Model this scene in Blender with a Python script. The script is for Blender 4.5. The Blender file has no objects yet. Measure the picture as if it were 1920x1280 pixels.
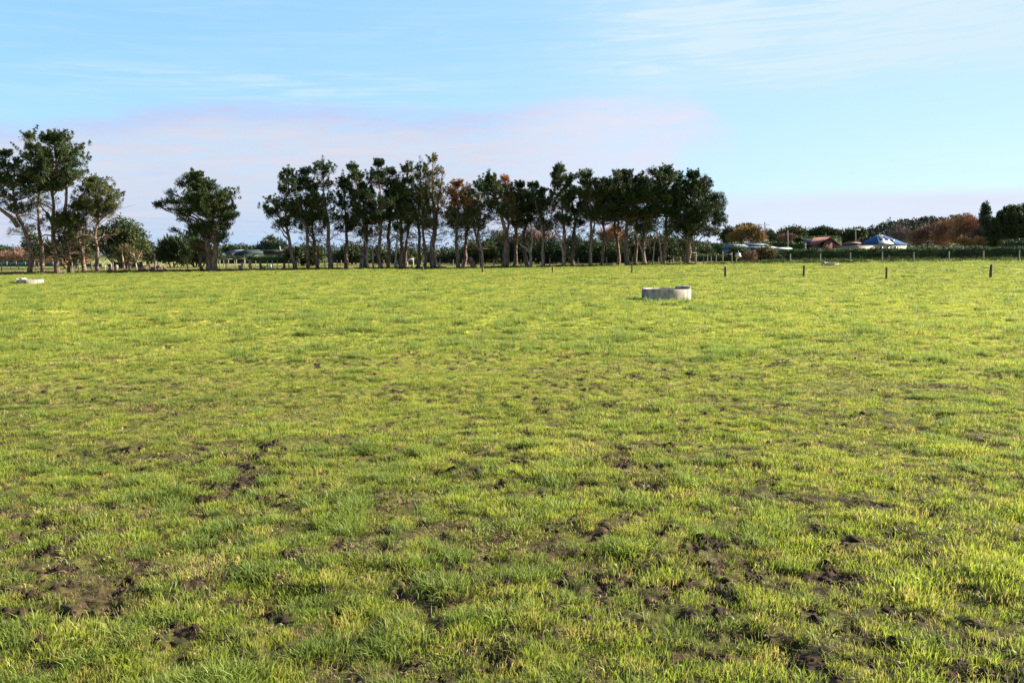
import bpy, math, random
import numpy as np
from mathutils import Vector

# ------------------------------------------------------------------ camera, sky, sun, exposure
SC = bpy.context.scene
COL = SC.collection
F = 1700.0                       # focal length in pixels of a 1920 wide picture
EYE = 1.7
TH = math.atan(162.0 / F)
cam = bpy.data.cameras.new('camera')
camo = bpy.data.objects.new('camera', cam)
COL.objects.link(camo)
cam.sensor_width = 36
cam.lens = F / 1920 * 36
cam.clip_start = 0.1
cam.clip_end = 8000
camo.location = (0, 0, EYE)
camo.rotation_euler = (math.pi / 2 - TH, 0, 0)
SC.camera = camo

SUN_EL = math.radians(25)
SUN_AZ = math.radians(11)        # from +X (right of the picture) towards +Y (away)
EXPO = 2.2
EK = 2 ** EXPO
vs = SC.view_settings
vs.view_transform = 'Standard'
vs.look = 'None'
vs.exposure = EXPO
vs.gamma = 1
vs.use_curve_mapping = False

sd = bpy.data.lights.new('sun', 'SUN')
sd.energy = 5.0
sd.angle = math.radians(0.55)
sd.color = (1.0, 0.93, 0.81)
so = bpy.data.objects.new('sun', sd)
COL.objects.link(so)
S = Vector((math.cos(SUN_AZ) * math.cos(SUN_EL), math.sin(SUN_AZ) * math.cos(SUN_EL), math.sin(SUN_EL)))
so.rotation_euler = S.to_track_quat('Z', 'Y').to_euler()
so.location = (60, 10, 60)


def lin(r, g, b):
    o = []
    for c in (r, g, b):
        c = c / 255
        o.append(c / 12.92 if c < 0.04045 else ((c + 0.055) / 1.055) ** 2.4)
    return (o[0], o[1], o[2], 1)


class NT:
    """small helper to write node trees"""
    def __init__(s, nt):
        s.nt = nt

    def n(s, kind, **kw):
        nd = s.nt.nodes.new(kind)
        for k, v in kw.items():
            setattr(nd, k, v)
        return nd

    def put(s, sock, v):
        if hasattr(v, 'links'):
            s.nt.links.new(v, sock)
        else:
            sock.default_value = v

    def m(s, op, a, b=0.0, c=0.0, clamp=False):
        nd = s.n('ShaderNodeMath', operation=op, use_clamp=clamp)
        s.put(nd.inputs[0], a)
        s.put(nd.inputs[1], b)
        s.put(nd.inputs[2], c)
        return nd.outputs[0]

    def ss(s, v, lo, hi, a=0.0, b=1.0):
        nd = s.n('ShaderNodeMapRange', interpolation_type='SMOOTHSTEP')
        s.put(nd.inputs[0], v)
        s.put(nd.inputs[1], lo)
        s.put(nd.inputs[2], hi)
        s.put(nd.inputs[3], a)
        s.put(nd.inputs[4], b)
        return nd.outputs[0]

    def mix(s, f, a, b):
        nd = s.n('ShaderNodeMix', data_type='RGBA')
        s.put(nd.inputs[0], f)
        s.put(nd.inputs[6], a)
        s.put(nd.inputs[7], b)
        return nd.outputs[2]

    def noise(s, vec, scale, detail=3.0, rough=0.5, dist=0.0):
        nd = s.n('ShaderNodeTexNoise')
        if vec is not None:
            s.nt.links.new(vec, nd.inputs['Vector'])
        nd.inputs['Scale'].default_value = scale
        nd.inputs['Detail'].default_value = detail
        nd.inputs['Roughness'].default_value = rough
        nd.inputs['Distortion'].default_value = dist
        return nd.outputs[0]

    def comb(s, x, y, z=0.0):
        nd = s.n('ShaderNodeCombineXYZ')
        s.put(nd.inputs[0], x)
        s.put(nd.inputs[1], y)
        s.put(nd.inputs[2], z)
        return nd.outputs[0]


def world():
    W = bpy.data.worlds.new('World')
    SC.world = W
    W.use_nodes = True
    nt = W.node_tree
    N = NT(nt)
    bg = nt.nodes['Background']
    sky = N.n('ShaderNodeTexSky', sky_type='NISHITA', sun_disc=False)
    sky.sun_elevation = SUN_EL
    sky.sun_rotation = math.pi / 2 - SUN_AZ
    sky.air_density = 1.0
    sky.dust_density = 0.3
    sky.ozone_density = 3.0
    # direction in the sky, as azimuth (from straight ahead) and elevation
    tc = N.n('ShaderNodeTexCoord')
    sp = N.n('ShaderNodeSeparateXYZ')
    nt.links.new(tc.outputs['Generated'], sp.inputs[0])
    X, Y, Z = sp.outputs
    az = N.m('ARCTAN2', X, Y)
    el = N.m('ARCSINE', Z)
    # in units of degrees
    A = N.m('MULTIPLY', az, 57.2958)
    Ev = N.m('MULTIPLY', el, 57.2958)

    def sk(px, py):          # photo pixel -> (azimuth, elevation) of that bit of sky, degrees
        vx, vy, vz = (px - 960), F * math.cos(TH) + (640 - py) * math.sin(TH), -F * math.sin(TH) + (640 - py) * math.cos(TH)
        return math.degrees(math.atan2(vx, vy)), math.degrees(math.atan2(vz, math.hypot(vx, vy)))

    def curve(pts):
        fc = N.n('ShaderNodeFloatCurve')
        t = N.m('MULTIPLY_ADD', A, 1 / 90, 0.5)
        nt.links.new(t, fc.inputs['Value'])
        c = fc.mapping.curves[0]
        q = [(0.5 + a / 90, e / 20) for a, e in (sk(*p) for p in pts)]
        q = [(0.0, q[0][1])] + q + [(1.0, q[-1][1])]
        c.points[0].location = q[0]
        c.points[1].location = q[-1]
        for p in q[1:-1]:
            c.points.new(*p)
        fc.mapping.update()
        return N.m('MULTIPLY', fc.outputs[0], 20)

    st = N.comb(N.m('MULTIPLY', A, 0.22), N.m('MULTIPLY', Ev, 1.0))
    # streaks lean slightly
    st2 = N.comb(N.m('MULTIPLY', A, 0.1), N.m('ADD', N.m('MULTIPLY', Ev, 1.6), N.m('MULTIPLY', A, -0.06)))
    nA = N.noise(st, 0.42, 4, 0.5, 0.3)
    nB = N.noise(st2, 1.25, 6, 0.62, 0.9)
    nC = N.noise(st, 1.1, 3, 0.5, 0.2)

    def K(r, g, b):
        c = lin(r, g, b)
        return (c[0] / EK * 10, c[1] / EK * 10, c[2] / EK * 10, 1)
    # clear air: the physical sky seen through a thin high veil
    side = N.ss(A, -32, 30)
    up = N.ss(Ev, 3, 15)
    low = N.mix(side, K(172, 220, 250), K(197, 228, 252))
    top = N.mix(side, K(149, 205, 252), K(178, 219, 253))
    veil = N.mix(up, low, top)
    col = N.mix(N.ss(Ev, 14, 60, 0.9, 0.25), sky.outputs[0], veil)
    # lower left below the bank: duller blue
    dull = N.m('MULTIPLY', N.ss(Ev, 6, 1.5), N.ss(A, 16, 2))
    col = N.mix(N.m('MULTIPLY', dull, 0.9), col, K(189, 214, 246))
    # wispy cirrus
    w1 = N.ss(nB, 0.40, 0.80)
    zone_r = N.m('MULTIPLY', N.ss(A, 0, 14), N.ss(Ev, 8.5, 11.5))
    band = N.m('MULTIPLY', N.ss(N.m('ABSOLUTE', N.m('SUBTRACT', Ev, 9.9)), 1.6, 0.0), N.ss(N.m('ABSOLUTE', N.m('ADD', A, 15)), 17, 4))
    cir = N.m('ADD', N.m('MULTIPLY', w1, N.m('ADD', N.m('MULTIPLY', zone_r, 1.25), N.m('MULTIPLY', band, 0.7))),
              N.m('MULTIPLY', w1, 0.22), clamp=True)
    cir = N.m('ADD', cir, N.m('MULTIPLY', zone_r, N.ss(nA, 0.25, 0.6, 0.15, 0.75)), clamp=True)
    col = N.mix(cir, col, K(217, 240, 254))
    # the lilac bank of cloud on the left
    te = curve([(0, 236), (150, 226), (300, 208), (450, 200), (580, 203), (760, 216), (930, 214), (1040, 192), (1110, 181), (1230, 181), (1300, 190), (1360, 230), (1430, 320), (1520, 470), (1900, 478)])
    be = curve([(0, 450), (150, 440), (300, 400), (520, 385), (700, 400), (900, 420), (1100, 420), (1250, 330), (1320, 250), (1400, 260), (1520, 400), (1900, 400)])
    nd = N.m('SUBTRACT', nA, 0.5)
    nF = N.noise(st, 3.2, 5, 0.6, 0.8)
    mt = N.ss(N.m('ADD', N.m('ADD', N.m('SUBTRACT', te, Ev), N.m('MULTIPLY', nd, 1.6)), N.m('MULTIPLY', N.m('SUBTRACT', nC, 0.5), 0.9)), -0.75, 0.6)
    mb = N.ss(N.m('ADD', N.m('SUBTRACT', Ev, be), N.m('MULTIPLY', nd, 6.0)), -2.2, 1.0)
    bank = N.m('MULTIPLY', N.m('MULTIPLY', mt, mb), N.ss(nC, 0.22, 0.6, 0.74, 1.0))
    bank = N.m('MULTIPLY', N.m('MULTIPLY', bank, N.ss(N.m('ADD', N.m('MULTIPLY', nB, .5), N.m('MULTIPLY', nF, .5)), 0.38, 0.58, 0.62, 1.0)), N.ss(A, 15, 10.5))
    edge = N.ss(N.m('ADD', N.m('SUBTRACT', te, Ev), N.m('MULTIPLY', N.m('SUBTRACT', nC, .5), 1.5)), -0.1, 1.7)
    inner = N.m('MULTIPLY', edge, N.ss(N.m('ADD', nA, N.m('MULTIPLY', nC, 0.4)), 0.34, 0.66))
    cc = N.mix(inner, K(196, 209, 247), K(217, 220, 237))
    cc = N.mix(N.m('MULTIPLY', N.ss(nB, .45, .7), N.m('MULTIPLY', inner, .38)), cc, K(232, 232, 241))
    cc = N.mix(N.m('MULTIPLY', N.ss(A, -5, 8), 0.9), cc, K(229, 233, 251))
    col = N.mix(bank, col, cc)
    # low lilac streaks right of the trees
    lm = N.m('MULTIPLY', N.ss(A, 9, 14), N.m('MULTIPLY', N.ss(Ev, 4.1, 3.0), N.ss(nA, 0.25, 0.6, 0.55, 1.0)))
    col = N.mix(N.m('MULTIPLY', lm, 0.9), col, K(226, 231, 249))
    nt.links.new(col, bg.inputs[0])
    bg.inputs[1].default_value = 0.1


world()

# ------------------------------------------------------------------ helpers
rng = np.random.default_rng(7)
CT, ST = math.cos(TH), math.sin(TH)


def P(px, py, Y):
    """world point at forward distance Y that the photograph shows at (px, py)"""
    dx, dy, dz = px - 960, F * CT + (640 - py) * ST, -F * ST + (640 - py) * CT
    t = Y / dy
    return np.array((dx * t, Y, EYE + dz * t))


def smooth(a, lo, hi):
    t = np.clip((a - lo) / (hi - lo), 0, 1)
    return t * t * (3 - 2 * t)


def vnoise(x, y, seed=0):
    xi, yi = np.floor(x), np.floor(y)
    fx, fy = x - xi, y - yi
    fx = fx * fx * (3 - 2 * fx)
    fy = fy * fy * (3 - 2 * fy)

    def h(i, j):
        n = (i.astype(np.int64) * 374761393 + j.astype(np.int64) * 668265263 + seed * 1442695041) & 0xffffffff
        n = ((n ^ (n >> 13)) * 1274126177) & 0xffffffff
        n = (n ^ (n >> 16)) & 0xffffffff
        return n / 4294967295.0
    a, b, c, d = h(xi, yi), h(xi + 1, yi), h(xi, yi + 1), h(xi + 1, yi + 1)
    return (a * (1 - fx) + b * fx) * (1 - fy) + (c * (1 - fx) + d * fx) * fy


def fbm(x, y, seed=0, oc=3, g=0.5):
    s, a, t = 0, 1.0, 0
    for k in range(oc):
        s = s + a * vnoise(x * 2 ** k + 17.3 * k, y * 2 ** k - 9.1 * k, seed + k)
        t += a
        a *= g
    return s / t


ZU = np.array([-800, 0, 300, 600, 950, 1300, 1920, 2600.])
Z100 = np.array([-.4, -.38, -.14, .09, .27, .62, .96, 1.0])
Z150 = np.array([.1, .11, .2, .38, .46, .82, 1.0, 1.0])
HILL_U = np.array([1250, 1380, 1500, 1600, 1700, 1800, 2000, 2600.])
HILL_Z = np.array([0, 1, 6.0, 7.5, 14, 15, 15, 10.])
TROUGHS = [(1250, 35.35, 0.955), (55.5, 56.0, 0.75), (1556, 85.0, 0.76)]
TP = [(P(a, 500, b)[0], b, c) for a, b, c in TROUGHS]


def big(x, y):
    u = 960 + F * x / np.maximum(y, 20)
    za = np.interp(u, ZU, Z100)
    zb = np.interp(u, ZU, Z150)
    z = za * smooth(y, 38, 98)
    z = z + (zb - za) * smooth(y, 100, 150)
    z = z + (1.0 - zb) * smooth(y, 150, 300)
    z = z + np.interp(u, HILL_U, HILL_Z) * smooth(y, 310, 560)
    bank = smooth(u, 1385, 1470) * smooth(y, 101.5, 103.5) * (1 - smooth(y, 109, 112))
    z = z + bank * (0.45 * fbm(x * .7, y * .9, 91, 2) + .45 * fbm(x * 2.2, y * 1.6, 95, 2) - .30)
    return z


def bare(x, y):
    """0..1, where the turf is broken and soil shows"""
    a = fbm(x * 11.0, y * 11.0, 3, 3)
    b = fbm(x * 0.9, y * 0.9, 11, 2)
    c = fbm(x * 0.2 + 5, y * 0.2, 23, 2)
    v = smooth(a + (b - .5) * .22 + (c - .5) * .15 + 0.05 * (1 - smooth(y, 4, 11)) + 0.01 * (1 - smooth(y, 10, 26)), 0.622, 0.685)
    for (tx, ty, tr) in TP[:1]:
        d = np.hypot((x - tx) * 0.7, (y - ty) * 1.1)
        v = np.maximum(v, smooth(a + 0.5 * (1 - smooth(d, tr * 1.05, tr * 2.2)), 0.80, 0.93))
    return v


def micro(x, y, bv):
    n = fbm(x * 1.1, y * 1.1, 31, 2) - .5
    z = 0.07 * n + 0.16 * (fbm(x * .23, y * .3, 35, 2) - .5)
    near = 1 - smooth(y, 22, 45)
    m = fbm(x * 7, y * 7, 41, 3) - .5
    rid = np.abs(fbm(x * 4.4, y * 4.4, 57, 2) - .5)
    lump = fbm(x * 2.4, y * 2.4, 63, 2) - .5
    hoof = fbm(x * 11, y * 11, 67, 2) - .5
    z = z + near * (0.03 * m + 0.05 * lump + .045 * hoof + 0.016 * (fbm(x * 24, y * 24, 69, 2) - .5) * (1 - smooth(y, 9, 16)) + bv * (-0.02 + 0.06 * m + 0.03 * rid + .05 * (fbm(x * 15, y * 15, 73, 2) - .5)))
    return z


def Gz(x, y):
    x = np.asarray(x, float)
    y = np.asarray(y, float)
    z = big(x, y)
    k = (y < 100).astype(float)
    return z + k * micro(x, y, bare(x, y) * (1 - smooth(y, 25, 45)))


def gnd(px, Y):
    x = P(px, 505, Y)[0]
    return np.array((x, Y, float(big(np.array([x]), np.array([float(Y)]))[0])))


def hit(px, py):
    """where the ground is seen at photo pixel"""
    last = None
    for Y in np.arange(20, 130, 0.1):
        p = P(px, py, Y)
        if p[2] <= big(np.array([p[0]]), np.array([Y]))[0]:
            return np.array((p[0], Y, p[2]))
    return gnd(px, 100)


def mesh_obj(name, V, quads=None, tris=None, mat=None, parent=None, smooth_sh=False, loc=None, attrs=None, midx=None):
    V = np.asarray(V, np.float32).reshape(-1, 3)
    me = bpy.data.meshes.new(name)
    if loc is not None:
        V = V - np.asarray(loc, np.float32)
    me.vertices.add(len(V))
    me.vertices.foreach_set('co', V.ravel())
    nq = 0 if quads is None else len(quads)
    ntr = 0 if tris is None else len(tris)
    idx, starts, tot = [], [], 0
    if nq:
        idx.append(np.asarray(quads, np.int32).ravel())
        starts.append(np.arange(nq) * 4)
        tot = nq * 4
    if ntr:
        idx.append(np.asarray(tris, np.int32).ravel())
        starts.append(tot + np.arange(ntr) * 3)
    if nq + ntr:
        idx = np.concatenate(idx)
        me.loops.add(len(idx))
        me.loops.foreach_set('vertex_index', idx)
        me.polygons.add(nq + ntr)
        me.polygons.foreach_set('loop_start', np.concatenate(starts).astype(np.int32))
        if smooth_sh:
            me.polygons.foreach_set('use_smooth', np.ones(nq + ntr, bool))
        if midx is not None:
            me.polygons.foreach_set('material_index', midx)
    if attrs:
        for k, (typ, dat) in attrs.items():
            a = me.attributes.new(k, typ, 'POINT')
            a.data.foreach_set('value' if typ in ('FLOAT', 'INT') else 'vector', np.asarray(dat).ravel())
    me.update(calc_edges=True)
    ob = bpy.data.objects.new(name, me)
    COL.objects.link(ob)
    for m_ in (mat if isinstance(mat, (list, tuple)) else [mat]):
        if m_:
            me.materials.append(m_)
    if parent is not None:
        ob.parent = parent
        if loc is not None and tuple(parent.location) != tuple(loc):
            ob.location = Vector([float(q) for q in loc]) - parent.location
    elif loc is not None:
        ob.location = [float(q) for q in loc]
    return ob


def thing(name, label, cat, loc, group=None):
    o = bpy.data.objects.new(name, None)
    COL.objects.link(o)
    o.location = [float(q) for q in loc]
    o.empty_display_size = 0.3
    return tag(o, label, cat, group)


def tag(o, label=None, cat=None, group=None, kind=None):
    if label:
        o['label'] = label
    if cat:
        o['category'] = cat
    if group:
        o['group'] = group
    if kind:
        o['kind'] = kind
    return o


class MB:
    """collects boxes, tubes and prisms into one mesh"""
    def __init__(s):
        s.V, s.Q, s.T, s.n = [], [], [], 0

    def add(s, V, Q=None, T=None):
        V = np.asarray(V, float).reshape(-1, 3)
        if Q is not None and len(Q):
            s.Q.append(np.asarray(Q) + s.n)
        if T is not None and len(T):
            s.T.append(np.asarray(T) + s.n)
        s.V.append(V)
        s.n += len(V)
        return s

    def box(s, c, sz, rz=0, tilt=0):
        x, y, z = sz[0] / 2, sz[1] / 2, sz[2] / 2
        V = np.array([(i * x, j * y, k * z) for i in (-1, 1) for j in (-1, 1) for k in (-1, 1)], float)
        if tilt:
            a = math.cos(tilt), math.sin(tilt)
            V = np.stack([V[:, 0] * a[0] + V[:, 2] * a[1], V[:, 1], -V[:, 0] * a[1] + V[:, 2] * a[0]], 1)
        a = math.cos(rz), math.sin(rz)
        V = np.stack([V[:, 0] * a[0] - V[:, 1] * a[1], V[:, 0] * a[1] + V[:, 1] * a[0], V[:, 2]], 1)
        return s.add(V + np.asarray(c, float), [(0, 1, 3, 2), (4, 6, 7, 5), (0, 4, 5, 1), (2, 3, 7, 6), (0, 2, 6, 4), (1, 5, 7, 3)])

    def tube(s, pts, rad, n=7, cap=True):
        pts = np.asarray(pts, float)
        k = len(pts)
        rad = np.broadcast_to(np.asarray(rad, float), (k,))
        d = np.gradient(pts, axis=0)
        d /= np.maximum(np.linalg.norm(d, axis=1, keepdims=True), 1e-9)
        ref = np.where(np.abs(d[:, 2:3]) > .9, np.array([[0, 1., 0]]), np.array([[0, 0, 1.]]))
        if abs(d[0, 2]) > .5:
            ref = np.tile(np.array([[0, 1., 0]]), (k, 1))
        a = np.cross(d, ref)
        a /= np.maximum(np.linalg.norm(a, axis=1, keepdims=True), 1e-9)
        b = np.cross(d, a)
        t = np.arange(n) * 2 * math.pi / n
        V = pts[:, None] + rad[:, None, None] * (np.cos(t)[None, :, None] * a[:, None] + np.sin(t)[None, :, None] * b[:, None])
        i = np.arange(k - 1)[:, None] * n
        j = np.arange(n)[None]
        Q = np.stack([i + j, i + (j + 1) % n, i + n + (j + 1) % n, i + n + j], -1).reshape(-1, 4)
        T = None
        V = V.reshape(-1, 3)
        if cap:
            V = np.vstack([V, pts[0], pts[-1]])
            m_ = len(V)
            T = [(m_ - 2, (q + 1) % n, q) for q in range(n)] + [(m_ - 1, (k - 1) * n + q, (k - 1) * n + (q + 1) % n) for q in range(n)]
        return s.add(V, Q, T)

    def obj(s, name, mat, parent=None, loc=None, sm=False):
        if loc is None and parent is not None:
            loc = tuple(parent.location)
        return mesh_obj(name, np.vstack(s.V), np.vstack(s.Q) if s.Q else None, np.vstack(s.T) if s.T else None, mat, parent, sm, loc)


# ------------------------------------------------------------------ materials
def mat(name, base, base2=None, rough=0.8, scale=5.0, trans=0.0, tcol=None, spec=0.15, space='Object', detail=4, bump=0.0,
        stretch=None, lo=0.38, hi=0.62, metal=0.0, rand=0.0):
    m_ = bpy.data.materials.new(name)
    m_.use_nodes = True
    nt = m_.node_tree
    N = NT(nt)
    b = nt.nodes['Principled BSDF']
    b.inputs['Roughness'].default_value = rough
    b.inputs['Specular IOR Level'].default_value = spec
    b.inputs['Metallic'].default_value = metal
    c1 = tuple(base) + (1,)
    c2 = tuple(base2 or tuple(q * .7 for q in base)) + (1,)
    tc = N.n('ShaderNodeTexCoord')
    if space == 'World':
        ge = N.n('ShaderNodeNewGeometry')
        vec = ge.outputs['Position']
    else:
        vec = tc.outputs['Object']
    if stretch:
        mp = N.n('ShaderNodeMapping')
        mp.inputs['Scale'].default_value = stretch
        nt.links.new(vec, mp.inputs[0])
        vec = mp.outputs[0]
    f = N.noise(vec, scale, detail, 0.6)
    f2 = N.ss(f, lo, hi)
    if rand:
        oi = N.n('ShaderNodeObjectInfo')
        f2 = N.m('ADD', f2, N.m('MULTIPLY', N.m('SUBTRACT', oi.outputs['Random'], .5), rand), clamp=True)
    col = N.mix(f2, c1, c2)
    nt.links.new(col, b.inputs['Base Color'])
    if bump:
        bp = N.n('ShaderNodeBump')
        bp.inputs['Strength'].default_value = bump
        bp.inputs['Distance'].default_value = 0.02
        nt.links.new(f, bp.inputs['Height'])
        nt.links.new(bp.outputs[0], b.inputs['Normal'])
    if trans:
        tr = N.n('ShaderNodeBsdfTranslucent')
        if tcol:
            tr.inputs[0].default_value = tuple(tcol) + (1,)
        else:
            nt.links.new(col, tr.inputs[0])
        mx = N.n('ShaderNodeMixShader')
        mx.inputs[0].default_value = trans
        nt.links.new(b.outputs[0], mx.inputs[1])
        nt.links.new(tr.outputs[0], mx.inputs[2])
        nt.links.new(mx.outputs[0], nt.nodes['Material Output'].inputs[0])
    return m_


M = {}
M['bark'] = mat('bark', (.185, .115, .085), (.055, .038, .03), .9, 3.0, stretch=(3, 3, .6), bump=.5)
M['bark_pale'] = mat('pale_dead_bark', (.27, .205, .16), (.13, .095, .075), .9, 3.0, stretch=(3, 3, .6))
M['pine'] = mat('pine_needles', (.018, .036, .012), (.046, .060, .017), .6, .8, trans=.22, spec=.12)
M['pine_dark'] = mat('dark_pine_needles', (.012, .026, .009), (.031, .045, .013), .6, .8, trans=.2, spec=.12)
M['pine_olive'] = mat('olive_pine_needles', (.034, .050, .014), (.074, .074, .022), .6, .7, trans=.22)
M['rust'] = mat('rust_dead_needles', (.30, .085, .025), (.14, .05, .02), .7, .9, trans=.25)
M['pale_needle'] = mat('pale_brown_needles', (.13, .098, .045), (.055, .055, .02), .7, .9, trans=.2)
M['leaf'] = mat('broad_leaves', (.07, .08, .02), (.026, .04, .012), .6, .55, trans=.25)
M['leaf_dark'] = mat('dark_leaves', (.020, .034, .012), (.038, .050, .017), .6, .5, trans=.15)
M['leaf_mid'] = mat('mid_green_leaves', (.03, .048, .014), (.055, .062, .02), .6, .5, trans=.2)
M['leaf_blue'] = mat('blue_green_leaves', (.035, .055, .038), (.06, .07, .04), .6, .5, trans=.15)
M['hedge'] = mat('hedge_leaves', (.034, .058, .012), (.015, .03, .008), .6, .35, trans=.2)
M['twig_brown'] = mat('bare_brown_twigs', (.20, .105, .072), (.11, .066, .048), .85, .35)
M['twig_orange'] = mat('orange_brown_twigs', (.31, .155, .075), (.18, .09, .048), .85, .3)
M['twig_gold'] = mat('golden_leaves', (.21, .125, .04), (.12, .085, .035), .8, .35, trans=.2)
M['twig_grey'] = mat('grey_pink_twigs', (.17, .115, .10), (.10, .07, .06), .85, .4)
M['far_wood'] = mat('far_forest_leaves', (.017, .026, .012), (.011, .018, .010), .7, .05, trans=.1, space='World')
M['post'] = mat('weathered_post_timber', (.21, .185, .14), (.12, .10, .078), .9, 4, stretch=(4, 4, .5))
M['post_dark'] = mat('dark_post_timber', (.105, .085, .05), (.05, .042, .027), .85, 6, stretch=(4, 4, .5))
M['wire'] = mat('fence_wire', (.10, .10, .10), None, .8, 3)
M['white'] = mat('white_paint', (.42, .42, .41), (.32, .32, .31), .6, 3)
M['wood'] = mat('rough_timber', (.21, .165, .11), (.11, .08, .055), .9, 4)
M['concrete'] = mat('trough_concrete', (.29, .25, .195), (.12, .115, .095), .9, 2.6, bump=.3, lo=.38, hi=.66, stretch=(2, 2, .7))
M['concrete_dark'] = mat('wet_concrete', (.10, .095, .085), (.06, .058, .05), .6, 6)
M['roof_grey'] = mat('grey_sheet_roof', (.12, .135, .155), (.085, .095, .11), .8, 2, spec=.15)
M['roof_white'] = mat('white_sheet_roof', (.38, .38, .38), (.3, .3, .31), .8, 2, spec=.2)
M['roof_blue'] = mat('blue_sheet_roof', (.02, .065, .17), (.018, .055, .14), .85, 2, spec=.1)
M['solar'] = mat('dark_solar_glass', (.018, .025, .05), (.012, .018, .04), .25, 2, spec=.5)
M['brick'] = mat('salmon_brick', (.15, .066, .050), (.12, .055, .042), .9, 2)
M['roof_dark'] = mat('dark_plum_roof', (.055, .035, .05), (.04, .03, .04), .6, 2)
M['wall_cream'] = mat('cream_wall', (.34, .30, .23), (.28, .25, .2), .8, 2)
M['wall_grey'] = mat('grey_timber_wall', (.14, .13, .13), (.10, .09, .09), .85, 2)
M['roof_teal'] = mat('pale_teal_roof', (.035, .055, .046), (.028, .042, .036), .95, 1, spec=.05)
M['teal'] = mat('teal_windbreak_cloth', (.03, .12, .10), (.02, .075, .07), .8, .5)
M['glass'] = mat('dark_window_glass', (.02, .03, .04), None, .15, 2, spec=.5)
M['steel'] = mat('galvanised_steel', (.32, .33, .35), None, .5, 3, metal=.5)
M['soil'] = mat('dark_soil_clod', (.055, .031, .019), (.018, .012, .008), .95, 30, bump=.6)


def water_mat():
    m_ = bpy.data.materials.new('trough_water')
    m_.use_nodes = True
    b = m_.node_tree.nodes['Principled BSDF']
    N = NT(m_.node_tree)
    tc = N.n('ShaderNodeTexCoord')
    f = N.noise(tc.outputs['Object'], 4, 2)
    m_.node_tree.links.new(N.mix(f, (.02, .025, .02, 1), (.035, .035, .02, 1)), b.inputs['Base Color'])
    b.inputs['Roughness'].default_value = .08
    return m_


M['water'] = water_mat()


def ground_mat():
    m_ = bpy.data.materials.new('paddock_ground')
    m_.use_nodes = True
    nt = m_.node_tree
    N = NT(nt)
    b = nt.nodes['Principled BSDF']
    b.inputs['Roughness'].default_value = 1
    b.inputs['Specular IOR Level'].default_value = .1
    ge = N.n('ShaderNodeNewGeometry')
    pos = ge.outputs['Position']
    at = N.n('ShaderNodeAttribute', attribute_name='bare')
    bv = at.outputs['Fac']
    far = N.n('ShaderNodeAttribute', attribute_name='rough').outputs['Fac']
    n1 = N.noise(pos, 22, 4, .65)
    n2 = N.noise(pos, 2.2, 3, .6)
    n3 = N.noise(pos, .35, 3, .6)
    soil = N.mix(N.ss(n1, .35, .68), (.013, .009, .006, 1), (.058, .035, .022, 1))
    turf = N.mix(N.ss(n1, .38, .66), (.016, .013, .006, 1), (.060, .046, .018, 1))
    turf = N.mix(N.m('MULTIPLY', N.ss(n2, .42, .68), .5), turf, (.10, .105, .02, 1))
    sp = N.n('ShaderNodeSeparateXYZ')
    nt.links.new(pos, sp.inputs[0])
    yy = sp.outputs[1]
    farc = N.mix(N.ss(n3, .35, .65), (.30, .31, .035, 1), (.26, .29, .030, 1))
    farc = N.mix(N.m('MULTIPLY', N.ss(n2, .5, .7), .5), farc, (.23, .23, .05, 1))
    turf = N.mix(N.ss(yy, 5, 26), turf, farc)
    rough = N.mix(N.ss(n2, .4, .6), (.19, .15, .06, 1), (.13, .13, .03, 1))
    rough = N.mix(N.ss(n3, .42, .6), rough, (.15, .17, .04, 1))
    c = N.mix(bv, turf, soil)
    rough = N.mix(N.ss(yy, 180, 300), rough, (.035, .042, .014, 1))
    c = N.mix(far, c, rough)
    nt.links.new(c, b.inputs['Base Color'])
    bp = N.n('ShaderNodeBump')
    bp.inputs['Strength'].default_value = .8
    bp.inputs['Distance'].default_value = .012
    nt.links.new(n1, bp.inputs['Height'])
    nt.links.new(bp.outputs[0], b.inputs['Normal'])
    return m_


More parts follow.
